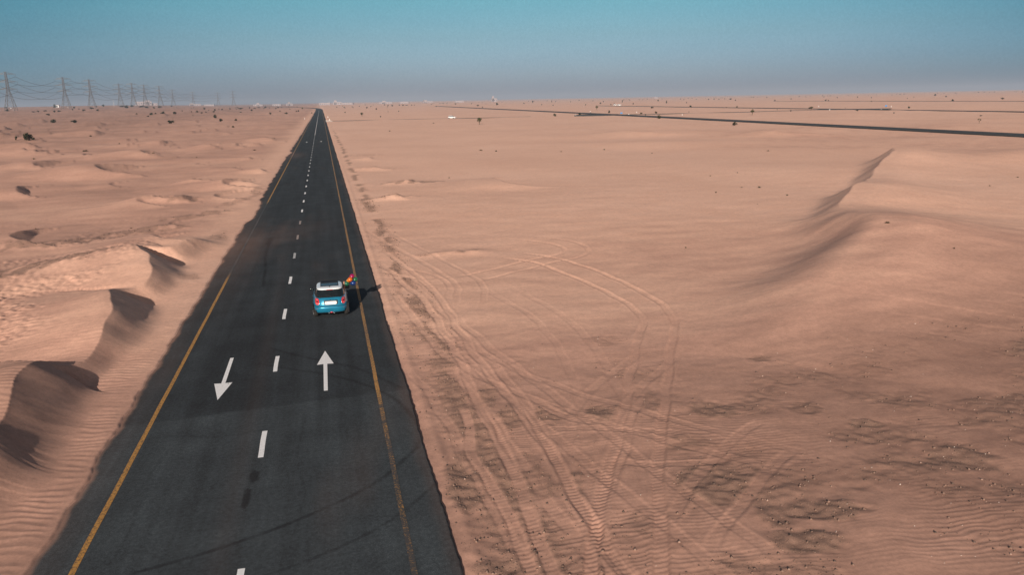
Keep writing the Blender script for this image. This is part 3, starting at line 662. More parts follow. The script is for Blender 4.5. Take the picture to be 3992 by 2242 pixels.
# ---------------------------------------------------------------- surveyed positions in the world (metres; road along +y)
PLANTS = [
    (-86.6, 278.8, 3.25, 2.46, 'b', 'largest dark green bush, at the far left on the near sand', 'shrubs and trees left of the road'),
    (-90.6, 280.6, 0.98, 1.23, 'b', 'small bush just left of the largest bush', 'shrubs and trees left of the road'),
    (-85.2, 279.0, 1.09, 0.9, 'b', 'low bush touching the right side of the largest bush', 'shrubs and trees left of the road'),
    (-169.3, 589.6, 4.14, 2.13, 'b', 'round dark bush, left one of a pair on the left dunes', 'shrubs and trees left of the road'),
    (-153.7, 577.6, 4.3, 1.77, 'b', 'round dark bush, right one of a pair on the left dunes', 'shrubs and trees left of the road'),
    (-76.8, 310.0, 0.98, 0.4, 'b', 'small dark shrub among the left dunes', 'small shrubs among the left dunes'),
    (-648.4, 2262.6, 11.43, 8.15, 'b', 'dark bush directly left of the small white hut', 'shrubs and trees left of the road'),
    (-505.0, 1891.7, 6.65, 3.8, 'b', 'small dark shrub under the pylons', 'small shrubs under the pylons'),
    (-308.5, 1200.5, 4.23, 2.71, 'b', 'small dark shrub under the pylons', 'small shrubs under the pylons'),
    (-372.9, 1496.2, 7.04, 3.38, 'b', 'small dark shrub under the pylons', 'small shrubs under the pylons'),
    (-283.2, 1169.4, 4.14, 2.08, 'b', 'small dark shrub under the pylons', 'small shrubs under the pylons'),
    (-538.2, 2268.9, 8.92, 5.51, 'b', 'small dark shrub under the pylons', 'small shrubs under the pylons'),
    (-537.2, 2201.1, 5.18, 2.67, 'b', 'small dark shrub under the pylons', 'small shrubs under the pylons'),
    (-457.8, 1370.2, 5.26, 3.04, 'b', 'small dark shrub under the pylons', 'small shrubs under the pylons'),
    (-796.0, 2372.7, 9.1, 3.75, 'b', 'small dark shrub under the pylons', 'small shrubs under the pylons'),
    (-362.3, 1193.9, 3.7, 1.9, 'b', 'small dark shrub under the pylons', 'small shrubs under the pylons'),
    (-364.7, 1183.9, 7.33, 1.32, 'b', 'small dark shrub under the pylons', 'small shrubs under the pylons'),
    (-373.7, 1262.0, 5.87, 1.41, 'b', 'small dark shrub under the pylons', 'small shrubs under the pylons'),
    (-324.2, 1130.2, 3.52, 2.26, 'b', 'small dark shrub under the pylons', 'small shrubs under the pylons'),
    (-332.3, 1178.5, 4.13, 1.89, 'b', 'small dark shrub under the pylons', 'small shrubs under the pylons'),
    (-415.3, 1584.0, 3.72, 1.53, 'b', 'small dark shrub under the pylons', 'small shrubs under the pylons'),
    (-367.4, 1368.2, 2.14, 2.75, 'b', 'small dark shrub under the pylons', 'small shrubs under the pylons'),
    (-266.7, 909.9, 4.24, 1.82, 'b', 'small dark shrub among the left dunes', 'small shrubs among the left dunes'),
    (-458.8, 2109.0, 15.0, 3.78, 'b', 'small dark shrub under the pylons', 'small shrubs under the pylons'),
    (-367.5, 1731.2, 10.96, 4.94, 'b', 'small dark shrub under the pylons', 'small shrubs under the pylons'),
    (-442.1, 2132.5, 11.83, 4.35, 'b', 'small dark shrub under the pylons', 'small shrubs under the pylons'),
    (-393.9, 2007.3, 14.35, 3.61, 'b', 'small dark shrub under the pylons', 'small shrubs under the pylons'),
    (-344.2, 1795.3, 8.57, 3.68, 'b', 'small dark shrub under the pylons', 'small shrubs under the pylons'),
    (-291.4, 1584.7, 4.42, 3.25, 'b', 'small dark shrub under the pylons', 'small shrubs under the pylons'),
    (-315.9, 1778.1, 9.93, 4.39, 'b', 'small dark shrub under the pylons', 'small shrubs under the pylons'),
    (-391.4, 2365.2, 8.52, 3.51, 'b', 'small dark shrub under the pylons', 'small shrubs under the pylons'),
    (-148.8, 802.4, 4.16, 2.51, 'b', 'small dark shrub among the left dunes', 'small shrubs among the left dunes'),
    (-143.8, 758.9, 2.72, 0.94, 'b', 'small dark shrub among the left dunes', 'small shrubs among the left dunes'),
    (-146.9, 810.5, 1.94, 1.67, 'b', 'small dark shrub among the left dunes', 'small shrubs among the left dunes'),
    (-140.7, 811.2, 4.54, 2.34, 'b', 'small dark shrub among the left dunes', 'small shrubs among the left dunes'),
    (-136.0, 845.9, 4.07, 2.8, 'b', 'small dark shrub among the left dunes', 'small shrubs among the left dunes'),
    (-81.8, 497.7, 3.6, 2.06, 'b', 'olive bush with two clumps left of the main road', 'shrubs and trees left of the road'),
    (-174.2, 863.2, 2.06, 2.12, 'd', 'small dark dry brown shrub among the left dunes', 'small dry brown shrubs among the left dunes'),
    (-189.4, 1459.4, 4.72, 3.04, 'b', 'small dark shrub on the far left plain near the horizon', 'small shrubs on the far left plain near the horizon'),
    (-135.5, 1151.7, 3.27, 2.4, 'b', 'small dark shrub on the left plain beside the main road', 'small shrubs on the left plain beside the main road'),
    (-114.7, 967.5, 2.74, 1.62, 'b', 'small dark shrub on the left plain beside the main road', 'small shrubs on the left plain beside the main road'),
    (-133.2, 974.0, 3.14, 1.78, 'b', 'small dark shrub on the left plain beside the main road', 'small shrubs on the left plain beside the main road'),
    (-124.2, 940.1, 3.42, 1.25, 'b', 'small dark shrub on the left plain beside the main road', 'small shrubs on the left plain beside the main road'),
    (-173.8, 1133.1, 2.0, 1.41, 'b', 'small dark shrub under the pylons', 'small shrubs under the pylons'),
    (-140.4, 982.0, 1.74, 1.3, 'b', 'small dark shrub on the left plain beside the main road', 'small shrubs on the left plain beside the main road'),
    (-121.8, 956.5, 2.17, 1.12, 'b', 'small dark shrub on the left plain beside the main road', 'small shrubs on the left plain beside the main road'),
    (-109.9, 778.5, 1.26, 1.16, 'd', 'small dark dry brown shrub on the left plain beside the main road', 'small dry brown shrubs on the left plain beside the main road'),
    (-144.2, 1313.8, 2.67, 2.2, 'b', 'small dark shrub on the left plain beside the main road', 'small shrubs on the left plain beside the main road'),
    (-143.8, 1419.2, 2.89, 3.33, 'b', 'small dark shrub on the far left plain near the horizon', 'small shrubs on the far left plain near the horizon'),
    (-130.3, 1458.3, 8.33, 2.45, 'b', 'small dark shrub on the far left plain near the horizon', 'small shrubs on the far left plain near the horizon'),
    (-87.1, 979.9, 2.8, 1.32, 'b', 'small dark shrub on the left plain beside the main road', 'small shrubs on the left plain beside the main road'),
    (-195.7, 2082.8, 3.73, 2.45, 'b', 'small dark shrub on the far left plain near the horizon', 'small shrubs on the far left plain near the horizon'),
    (-144.5, 1809.4, 3.25, 2.44, 'b', 'small dark shrub on the far left plain near the horizon', 'small shrubs on the far left plain near the horizon'),
    (-89.5, 1161.9, 3.61, 2.15, 'b', 'small dark shrub on the left plain beside the main road', 'small shrubs on the left plain beside the main road'),
    (-108.9, 1763.2, 4.63, 3.58, 'b', 'small dark shrub on the far left plain near the horizon', 'small shrubs on the far left plain near the horizon'),
    (-101.6, 1757.3, 2.17, 1.78, 'b', 'small dark shrub on the far left plain near the horizon', 'small shrubs on the far left plain near the horizon'),
    (-76.2, 1519.4, 3.75, 1.8, 'b', 'small dark shrub on the far left plain near the horizon', 'small shrubs on the far left plain near the horizon'),
    (-82.7, 1734.0, 4.0, 2.65, 'b', 'small dark shrub on the far left plain near the horizon', 'small shrubs on the far left plain near the horizon'),
    (-76.0, 1745.1, 2.16, 1.48, 'b', 'small dark shrub on the far left plain near the horizon', 'small shrubs on the far left plain near the horizon'),
    (-42.9, 773.6, 2.23, 1.64, 'b', 'small dark shrub on the left plain beside the main road', 'small shrubs on the left plain beside the main road'),
    (-44.8, 999.7, 2.31, 1.19, 'b', 'small dark shrub on the left plain beside the main road', 'small shrubs on the left plain beside the main road'),
    (-29.5, 785.3, 2.92, 1.6, 'b', 'small dark shrub on the left plain beside the main road', 'small shrubs on the left plain beside the main road'),
    (-25.5, 978.3, 2.43, 1.5, 'b', 'small dark shrub on the left plain beside the main road', 'small shrubs on the left plain beside the main road'),
    (-23.2, 979.9, 2.03, 2.09, 'b', 'small dark shrub on the left plain beside the main road', 'small shrubs on the left plain beside the main road'),
    (-49.2, 1897.0, 2.83, 2.43, 'b', 'small dark shrub on the far left plain near the horizon', 'small shrubs on the far left plain near the horizon'),
    (-23.6, 1228.9, 2.55, 3.67, 't', 'tall slim tree near the far end of the main road', 'shrubs and trees left of the road'),
    (-73.4, 630.9, 3.07, 2.37, 'b', 'dark bush on the pale sand, left of two nearer ones', 'shrubs and trees left of the road'),
    (-54.8, 500.0, 2.44, 1.68, 'b', 'squat dark bush nearest the middle of the left plain', 'shrubs and trees left of the road'),
    (-47.7, 513.2, 1.89, 1.21, 'b', 'small dark bush to the right of the squat one', 'shrubs and trees left of the road'),
    (-36.5, 382.9, 1.25, 0.71, 'b', 'low lone bush nearest the viewer on the left plain', 'shrubs and trees left of the road'),
    (-144.7, 1162.3, 1.41, 1.45, 'b', 'small dark shrub on the left plain beside the main road', 'small shrubs on the left plain beside the main road'),
    (-141.3, 2025.8, 8.3, 2.05, 'b', 'small dark shrub on the far left plain near the horizon', 'small shrubs on the far left plain near the horizon'),
    (-127.4, 1714.7, 5.61, 1.45, 'b', 'small dark shrub on the far left plain near the horizon', 'small shrubs on the far left plain near the horizon'),
    (-71.4, 1999.2, 1.98, 2.04, 'b', 'small dark shrub on the far left plain near the horizon', 'small shrubs on the far left plain near the horizon'),
    (-6.0, 765.1, 1.27, 1.64, 't', 'small tree on the left edge of the main road', 'shrubs and trees left of the road'),
    (31.7, 1568.4, 2.53, 1.73, 'b', 'small dark shrub right of the main road near the horizon', 'small shrubs right of the main road near the horizon'),
    (23.7, 758.3, 1.47, 1.52, 't', 'tiny tree close to the right edge of the main road', 'shrubs and trees right of the road'),
    (41.4, 1372.1, 1.77, 1.22, 'b', 'small dark shrub right of the main road near the horizon', 'small shrubs right of the main road near the horizon'),
    (83.9, 1792.6, 3.48, 1.6, 'b', 'small dark shrub right of the main road near the horizon', 'small shrubs right of the main road near the horizon'),
    (68.7, 1218.2, 2.11, 1.9, 'b', 'small dark shrub right of the main road near the horizon', 'small shrubs right of the main road near the horizon'),
    (71.0, 1046.8, 2.5, 1.64, 'b', 'small dark shrub right of the main road near the horizon', 'small shrubs right of the main road near the horizon'),
    (155.6, 2029.3, 4.41, 2.73, 'b', 'small dark shrub right of the main road near the horizon', 'small shrubs right of the main road near the horizon'),
    (134.5, 1656.6, 3.25, 2.23, 'b', 'small dark shrub right of the main road near the horizon', 'small shrubs right of the main road near the horizon'),
    (140.5, 1632.0, 4.27, 2.93, 'b', 'small dark shrub right of the main road near the horizon', 'small shrubs right of the main road near the horizon'),
    (166.7, 1761.0, 3.08, 2.77, 'b', 'small dark shrub right of the main road near the horizon', 'small shrubs right of the main road near the horizon'),
    (171.8, 1734.5, 4.93, 2.73, 'b', 'small dark shrub right of the main road near the horizon', 'small shrubs right of the main road near the horizon'),
    (173.6, 1683.4, 3.68, 1.9, 'b', 'small dark shrub right of the main road near the horizon', 'small shrubs right of the main road near the horizon'),
    (187.2, 1705.6, 2.62, 2.31, 'b', 'small dark shrub right of the main road near the horizon', 'small shrubs right of the main road near the horizon'),
    (190.7, 1688.0, 1.85, 1.91, 'b', 'small dark shrub right of the main road near the horizon', 'small shrubs right of the main road near the horizon'),
    (99.7, 1238.5, 1.35, 1.11, 'b', 'small dark shrub right of the main road near the horizon', 'small shrubs right of the main road near the horizon'),
    (65.4, 792.9, 0.78, 0.71, 'b', 'small dark shrub right of the main road near the horizon', 'small shrubs right of the main road near the horizon'),
    (75.8, 796.9, 1.22, 1.08, 'b', 'small dark shrub right of the main road near the horizon', 'small shrubs right of the main road near the horizon'),
    (29.9, 575.4, 1.87, 2.89, 't', 'small slim tree right of the main road', 'shrubs and trees right of the road'),
    (40.4, 543.4, 1.07, 0.85, 'b', 'small dark shrub right of the main road near the horizon', 'small shrubs right of the main road near the horizon'),
    (178.0, 1266.9, 1.68, 1.73, 'b', 'small dark shrub on the right plain', 'small shrubs on the right plain'),
    (65.5, 328.2, 2.03, 2.66, 't', 'lone leafy tree with a short trunk, nearest tree on the right plain', 'shrubs and trees right of the road'),
    (131.2, 444.6, 1.63, 1.47, 'b', 'round bush just in front of the parallel road', 'shrubs and trees right of the road'),
    (275.0, 2052.4, 3.16, 1.86, 'b', 'small dark shrub near the horizon on the right plain', 'small shrubs near the horizon on the right plain'),
    (310.1, 2149.8, 2.37, 2.44, 'b', 'small dark shrub near the horizon on the right plain', 'small shrubs near the horizon on the right plain'),
    (320.6, 2164.3, 2.39, 3.94, 'b', 'small dark shrub near the horizon on the right plain', 'small shrubs near the horizon on the right plain'),
    (285.2, 1742.2, 4.25, 3.18, 'b', 'small dark shrub near the horizon on the right plain', 'small shrubs near the horizon on the right plain'),
    (341.3, 1855.8, 2.07, 2.13, 'b', 'small dark shrub near the horizon on the right plain', 'small shrubs near the horizon on the right plain'),
    (224.0, 1163.6, 3.64, 2.94, 't', 'small dark tree on the right plain', 'small trees on the right plain'),
    (201.3, 1012.7, 2.04, 1.17, 'b', 'small dark shrub on the right plain', 'small shrubs on the right plain'),
    (302.7, 1396.5, 4.7, 3.87, 'b', 'small dark shrub on the right plain', 'small shrubs on the right plain'),
    (328.9, 1626.7, 1.46, 1.5, 'b', 'small dark shrub near the horizon on the right plain', 'small shrubs near the horizon on the right plain'),
    (384.4, 1529.6, 2.42, 2.85, 'b', 'small dark shrub near the horizon on the right plain', 'small shrubs near the horizon on the right plain'),
    (462.1, 1758.5, 3.59, 5.13, 'b', 'small dark shrub near the horizon on the right plain', 'small shrubs near the horizon on the right plain'),
    (332.6, 1210.3, 1.93, 1.7, 'b', 'small dark shrub on the right plain', 'small shrubs on the right plain'),
    (316.1, 1089.7, 2.24, 1.02, 'b', 'small dark shrub on the right plain', 'small shrubs on the right plain'),
    (513.1, 1784.7, 1.63, 5.23, 'b', 'small dark shrub near the horizon on the right plain', 'small shrubs near the horizon on the right plain'),
    (148.9, 453.2, 2.09, 1.43, 'b', 'bush beside the junction with the blue sign', 'shrubs and trees right of the road'),
    (172.2, 515.3, 0.66, 0.54, 'b', 'small dark shrub on the right plain', 'small shrubs on the right plain'),
    (177.6, 518.3, 0.53, 0.69, 'b', 'small dark shrub on the right plain', 'small shrubs on the right plain'),
    (223.1, 636.5, 2.04, 3.54, 't', 'slim tree with an umbrella crown beyond the junction', 'shrubs and trees right of the road'),
    (185.4, 503.8, 1.95, 1.61, 'b', 'dark round bush behind the junction', 'shrubs and trees right of the road'),
    (407.6, 1153.0, 3.26, 2.44, 'b', 'small dark shrub on the right plain', 'small shrubs on the right plain'),
    (575.4, 1612.2, 2.07, 2.13, 'b', 'small dark shrub near the horizon on the right plain', 'small shrubs near the horizon on the right plain'),
    (313.5, 938.4, 1.2, 2.47, 't', 'small dark tree on the right plain', 'small trees on the right plain'),
    (363.0, 986.1, 1.52, 1.83, 'b', 'small dark shrub on the right plain', 'small shrubs on the right plain'),
    (508.8, 1328.0, 2.06, 4.95, 'b', 'small dark shrub on the right plain', 'small shrubs on the right plain'),
    (390.1, 977.7, 1.78, 2.35, 'b', 'small dark shrub on the right plain', 'small shrubs on the right plain'),
    (473.9, 1064.0, 1.95, 3.73, 'b', 'small dark shrub on the right plain', 'small shrubs on the right plain'),
    (655.8, 1515.7, 3.96, 2.85, 'b', 'small dark shrub near the horizon on the right plain', 'small shrubs near the horizon on the right plain'),
    (277.1, 649.4, 2.37, 1.57, 'b', 'round bush in front of the second far road', 'shrubs and trees right of the road'),
    (494.8, 1044.4, 1.93, 1.42, 'b', 'small dark shrub on the right plain', 'small shrubs on the right plain'),
    (320.5, 666.8, 3.17, 1.63, 'b', 'wide dark bush along the second far road', 'shrubs and trees right of the road'),
    (182.4, 441.3, 1.61, 1.19, 'b', 'bush just right of the junction', 'shrubs and trees right of the road'),
    (198.8, 458.5, 1.68, 1.48, 'b', 'bush two along to the right of the junction', 'shrubs and trees right of the road'),
    (156.3, 355.5, 2.15, 1.44, 'b', 'round bush growing at the edge of the parallel road', 'shrubs and trees right of the road'),
    (223.7, 465.5, 0.62, 0.63, 'b', 'small dark shrub on the right plain', 'small shrubs on the right plain'),
    (136.0, 245.8, 1.52, 1.16, 'b', 'round bush nearest the viewer in front of the parallel road', 'shrubs and trees right of the road'),
    (321.0, 584.5, 1.41, 1.61, 'b', 'upright bush on the second far road', 'shrubs and trees right of the road'),
    (319.8, 599.5, 1.12, 0.66, 'b', 'small dark shrub on the right plain', 'small shrubs on the right plain'),
    (215.2, 374.6, 1.72, 2.86, 't', 'slender tree between the two far right roads', 'shrubs and trees right of the road'),
    (291.4, 477.4, 0.65, 0.53, 'b', 'small dark shrub on the right plain', 'small shrubs on the right plain'),
    (265.4, 420.1, 0.8, 0.94, 'b', 'small dark shrub on the right plain', 'small shrubs on the right plain'),
    (832.0, 1774.7, 2.33, 1.92, 'b', 'small dark shrub near the horizon on the right plain', 'small shrubs near the horizon on the right plain'),
    (853.9, 1754.9, 1.85, 1.91, 'b', 'small dark shrub near the horizon on the right plain', 'small shrubs near the horizon on the right plain'),
    (839.7, 1665.4, 3.53, 2.27, 'b', 'small dark shrub near the horizon on the right plain', 'small shrubs near the horizon on the right plain'),
    (850.0, 1658.8, 3.08, 2.27, 'b', 'small dark shrub near the horizon on the right plain', 'small shrubs near the horizon on the right plain'),
    (844.7, 1626.3, 3.03, 1.78, 'b', 'small dark shrub near the horizon on the right plain', 'small shrubs near the horizon on the right plain'),
    (892.1, 1691.3, 1.8, 2.78, 'b', 'small dark shrub near the horizon on the right plain', 'small shrubs near the horizon on the right plain'),
    (831.8, 1549.1, 5.78, 2.55, 'b', 'small dark shrub near the horizon on the right plain', 'small shrubs near the horizon on the right plain'),
    (673.2, 1237.5, 2.31, 2.04, 'b', 'small dark shrub on the right plain', 'small shrubs on the right plain'),
    (1185.9, 2009.8, 2.71, 2.79, 'b', 'small dark shrub near the horizon on the right plain', 'small shrubs near the horizon on the right plain'),
    (650.4, 1078.2, 2.62, 1.8, 'b', 'small dark shrub on the right plain', 'small shrubs on the right plain'),
    (820.0, 1307.1, 2.13, 1.83, 'b', 'small dark shrub near the horizon on the right plain', 'small shrubs near the horizon on the right plain'),
    (781.1, 1988.9, 2.57, 2.65, 'b', 'small dark shrub near the horizon on the right plain', 'small shrubs near the horizon on the right plain'),
    (177.7, 423.3, 0.88, 0.46, 'b', 'small dark shrub on the right plain', 'small shrubs on the right plain'),
    (554.1, 1773.2, 2.26, 2.32, 'b', 'small dark shrub near the horizon on the right plain', 'small shrubs near the horizon on the right plain'),
    (687.7, 2008.2, 2.57, 2.38, 'b', 'small dark shrub near the horizon on the right plain', 'small shrubs near the horizon on the right plain'),
    (800.7, 2475.8, 3.47, 2.93, 'b', 'small dark shrub near the horizon on the right plain', 'small shrubs near the horizon on the right plain'),
    (594.7, 2038.0, 2.32, 2.39, 'b', 'small dark shrub near the horizon on the right plain', 'small shrubs near the horizon on the right plain'),
    (442.2, 1187.2, 1.38, 1.42, 'b', 'small dark shrub on the right plain', 'small shrubs on the right plain'),
    (1526.2, 2388.0, 2.26, 2.32, 'b', 'small dark shrub near the horizon on the right plain', 'small shrubs near the horizon on the right plain'),
    (1545.7, 2383.4, 2.9, 2.32, 'b', 'small dark shrub near the horizon on the right plain', 'small shrubs near the horizon on the right plain'),
    (1560.7, 2379.9, 2.26, 2.66, 'b', 'small dark shrub near the horizon on the right plain', 'small shrubs near the horizon on the right plain'),
    (1126.2, 1734.5, 2.35, 1.93, 'b', 'small dark shrub near the horizon on the right plain', 'small shrubs near the horizon on the right plain'),
    (1598.9, 2370.8, 2.9, 3.32, 'b', 'small dark shrub near the horizon on the right plain', 'small shrubs near the horizon on the right plain'),
    (1236.1, 1825.3, 2.98, 2.3, 'b', 'small dark shrub near the horizon on the right plain', 'small shrubs near the horizon on the right plain'),
    (646.2, 948.4, 2.59, 1.86, 'b', 'small dark shrub on the right plain', 'small shrubs on the right plain'),
    (639.7, 933.1, 2.04, 1.44, 'b', 'small dark shrub on the right plain', 'small shrubs on the right plain'),
    (964.6, 1381.5, 2.45, 2.14, 'b', 'small dark shrub near the horizon on the right plain', 'small shrubs near the horizon on the right plain'),
    (1060.2, 1452.3, 2.8, 1.85, 'b', 'small dark shrub near the horizon on the right plain', 'small shrubs near the horizon on the right plain'),
    (921.6, 1224.7, 2.2, 1.57, 'b', 'small dark shrub near the horizon on the right plain', 'small shrubs near the horizon on the right plain'),
    (553.4, 733.5, 1.42, 1.67, 't', 'small tree on the far right plain behind the second road', 'shrubs and trees right of the road'),
    (293.8, 443.1, 2.17, 2.11, 't', 'funnel shaped tree beside the second far road', 'shrubs and trees right of the road'),
    (342.5, 478.3, 0.66, 0.41, 'b', 'small dark shrub on the right plain', 'small shrubs on the right plain'),
    (294.8, 400.7, 1.44, 0.63, 'b', 'flat dark bush at the edge of the farther junction', 'shrubs and trees right of the road'),
    (357.5, 436.8, 1.47, 1.39, 'b', 'round bush right of the farther junction', 'shrubs and trees right of the road'),
    (253.3, 317.8, 0.67, 0.6, 'b', 'small bush below the farther junction', 'shrubs and trees right of the road'),
    (1231.5, 1438.3, 5.68, 3.34, 'b', 'big dark clump near the right horizon', 'shrubs and trees right of the road'),
    (980.2, 1120.6, 2.85, 1.96, 'b', 'small dark shrub on the right plain', 'small shrubs on the right plain'),
    (602.3, 678.0, 2.89, 1.98, 'b', 'dark round bush in front of the big clump near the right horizon', 'shrubs and trees right of the road'),
    (713.1, 732.7, 3.38, 1.96, 'b', 'dark flat bush near the right edge of the photo', 'shrubs and trees right of the road'),
    (2094.7, 2256.9, 3.87, 2.99, 'b', 'small dark shrub near the horizon on the right plain', 'small shrubs near the horizon on the right plain'),
    (2145.7, 2245.5, 4.51, 2.99, 'b', 'small dark shrub near the horizon on the right plain', 'small shrubs near the horizon on the right plain'),
    (2090.8, 2228.3, 3.83, 2.3, 'b', 'small dark shrub near the horizon on the right plain', 'small shrubs near the horizon on the right plain'),
    (793.5, 977.9, 1.23, 1.27, 'b', 'small dark shrub on the right plain', 'small shrubs on the right plain'),
    (960.5, 1169.4, 1.47, 1.52, 'b', 'small dark shrub on the right plain', 'small shrubs on the right plain'),
    (203.1, 214.8, 0.99, 1.66, 's', 'thin sparse tree on the far right between the roads', 'shrubs and trees right of the road'),
    (1938.9, 1929.9, 3.36, 2.59, 'b', 'small dark shrub near the horizon on the right plain', 'small shrubs near the horizon on the right plain'),
    (263.3, 278.7, 1.04, 0.4, 'b', 'small dark shrub on the right plain', 'small shrubs on the right plain'),
    (1847.2, 2298.7, 2.53, 1.6, 'b', 'small dark shrub near the horizon on the right plain', 'small shrubs near the horizon on the right plain'),
    (414.2, 2644.3, 2.34, 1.26, 'b', 'small dark shrub near the horizon on the right plain', 'small shrubs near the horizon on the right plain'),
    (331.7, 2170.2, 2.77, 1.53, 'b', 'small dark shrub near the horizon on the right plain', 'small shrubs near the horizon on the right plain'),
    (967.2, 2087.4, 3.22, 2.38, 'b', 'small dark shrub near the horizon on the right plain', 'small shrubs near the horizon on the right plain'),
    (1064.6, 2494.4, 2.82, 1.29, 'b', 'small dark shrub near the horizon on the right plain', 'small shrubs near the horizon on the right plain'),
    (1378.5, 2423.1, 3.18, 1.29, 'b', 'small dark shrub near the horizon on the right plain', 'small shrubs near the horizon on the right plain'),
    (1549.5, 2270.0, 2.01, 2.45, 'b', 'small dark shrub near the horizon on the right plain', 'small shrubs near the horizon on the right plain'),
    (1987.2, 2284.1, 2.87, 1.2, 'b', 'small dark shrub near the horizon on the right plain', 'small shrubs near the horizon on the right plain'),
    (1277.9, 2445.6, 1.97, 1.65, 'b', 'small dark shrub near the horizon on the right plain', 'small shrubs near the horizon on the right plain'),
    (1860.0, 2312.3, 1.87, 2.18, 'b', 'small dark shrub near the horizon on the right plain', 'small shrubs near the horizon on the right plain'),
    (1172.2, 2468.6, 2.02, 1.65, 'b', 'small dark shrub near the horizon on the right plain', 'small shrubs near the horizon on the right plain'),
    (1847.7, 2314.4, 2.51, 1.53, 'b', 'small dark shrub near the horizon on the right plain', 'small shrubs near the horizon on the right plain'),
    (300.5, 2363.0, 1.75, 2.38, 'b', 'small dark shrub near the horizon on the right plain', 'small shrubs near the horizon on the right plain'),
    (882.7, 2172.2, 2.32, 2.51, 'b', 'small dark shrub near the horizon on the right plain', 'small shrubs near the horizon on the right plain'),
    (1379.6, 2423.0, 2.93, 2.14, 'b', 'small dark shrub near the horizon on the right plain', 'small shrubs near the horizon on the right plain'),
    (1625.4, 2365.7, 2.0, 2.1, 'b', 'small dark shrub near the horizon on the right plain', 'small shrubs near the horizon on the right plain'),
    (516.1, 2619.8, 2.74, 1.73, 'b', 'small dark shrub near the horizon on the right plain', 'small shrubs near the horizon on the right plain'),
    (1845.4, 2316.1, 2.3, 2.32, 'b', 'small dark shrub near the horizon on the right plain', 'small shrubs near the horizon on the right plain'),
    (1041.4, 2499.0, 2.7, 2.52, 'b', 'small dark shrub near the horizon on the right plain', 'small shrubs near the horizon on the right plain'),
    (2146.2, 2158.7, 3.06, 1.41, 'b', 'small dark shrub near the horizon on the right plain', 'small shrubs near the horizon on the right plain'),
    (1650.4, 2310.1, 2.32, 1.97, 'b', 'small dark shrub near the horizon on the right plain', 'small shrubs near the horizon on the right plain'),
    (920.3, 2527.9, 1.6, 1.79, 'b', 'small dark shrub near the horizon on the right plain', 'small shrubs near the horizon on the right plain'),
    (1346.7, 2109.9, 3.26, 1.66, 'b', 'small dark shrub near the horizon on the right plain', 'small shrubs near the horizon on the right plain'),
    (2211.2, 2232.0, 3.08, 1.42, 'b', 'small dark shrub near the horizon on the right plain', 'small shrubs near the horizon on the right plain'),
    (1089.4, 2490.2, 3.14, 2.36, 'b', 'small dark shrub near the horizon on the right plain', 'small shrubs near the horizon on the right plain'),
    (579.1, 2605.9, 2.06, 1.89, 'b', 'small dark shrub near the horizon on the right plain', 'small shrubs near the horizon on the right plain'),
    (1374.0, 2424.7, 3.16, 1.59, 'b', 'small dark shrub near the horizon on the right plain', 'small shrubs near the horizon on the right plain'),
    (1170.2, 2471.7, 1.6, 1.47, 'b', 'small dark shrub near the horizon on the right plain', 'small shrubs near the horizon on the right plain'),
    (863.5, 2246.2, 3.2, 1.87, 'b', 'small dark shrub near the horizon on the right plain', 'small shrubs near the horizon on the right plain'),
    (1184.3, 2466.3, 3.15, 1.67, 'b', 'small dark shrub near the horizon on the right plain', 'small shrubs near the horizon on the right plain'),
    (1835.8, 2317.6, 2.67, 2.23, 'b', 'small dark shrub near the horizon on the right plain', 'small shrubs near the horizon on the right plain'),
    (1273.8, 2445.7, 2.86, 1.21, 'b', 'small dark shrub near the horizon on the right plain', 'small shrubs near the horizon on the right plain'),
    (385.9, 2651.6, 1.98, 1.48, 'b', 'small dark shrub near the horizon on the right plain', 'small shrubs near the horizon on the right plain'),
    (404.9, 2647.0, 2.68, 2.44, 'b', 'small dark shrub near the horizon on the right plain', 'small shrubs near the horizon on the right plain'),
    (982.3, 2513.8, 2.35, 2.15, 'b', 'small dark shrub near the horizon on the right plain', 'small shrubs near the horizon on the right plain'),
    (1556.2, 1983.8, 2.28, 2.19, 'b', 'small dark shrub near the horizon on the right plain', 'small shrubs near the horizon on the right plain'),
    (966.7, 2515.8, 2.02, 2.42, 'b', 'small dark shrub near the horizon on the right plain', 'small shrubs near the horizon on the right plain'),
    (1280.9, 2443.9, 2.56, 1.64, 'b', 'small dark shrub near the horizon on the right plain', 'small shrubs near the horizon on the right plain'),
    (1260.9, 2450.9, 1.68, 1.94, 'b', 'small dark shrub near the horizon on the right plain', 'small shrubs near the horizon on the right plain'),
    (1227.2, 2455.9, 1.64, 1.98, 'b', 'small dark shrub near the horizon on the right plain', 'small shrubs near the horizon on the right plain'),
    (1253.3, 2450.7, 2.91, 1.93, 'b', 'small dark shrub near the horizon on the right plain', 'small shrubs near the horizon on the right plain'),
    (1392.5, 2419.1, 2.71, 1.55, 'b', 'small dark shrub near the horizon on the right plain', 'small shrubs near the horizon on the right plain'),
    (1372.3, 2423.1, 1.94, 2.59, 'b', 'small dark shrub near the horizon on the right plain', 'small shrubs near the horizon on the right plain'),
    (1484.4, 1987.6, 2.13, 1.82, 'b', 'small dark shrub near the horizon on the right plain', 'small shrubs near the horizon on the right plain'),
    (813.4, 2553.7, 1.63, 1.55, 'b', 'small dark shrub near the horizon on the right plain', 'small shrubs near the horizon on the right plain'),
    (1966.0, 2288.5, 2.84, 1.55, 'b', 'small dark shrub near the horizon on the right plain', 'small shrubs near the horizon on the right plain'),
    (436.8, 2639.8, 2.82, 1.9, 'b', 'small dark shrub near the horizon on the right plain', 'small shrubs near the horizon on the right plain'),
    (1365.6, 2425.4, 2.09, 1.88, 'b', 'small dark shrub near the horizon on the right plain', 'small shrubs near the horizon on the right plain'),
    (2083.5, 2261.3, 2.92, 1.55, 'b', 'small dark shrub near the horizon on the right plain', 'small shrubs near the horizon on the right plain'),
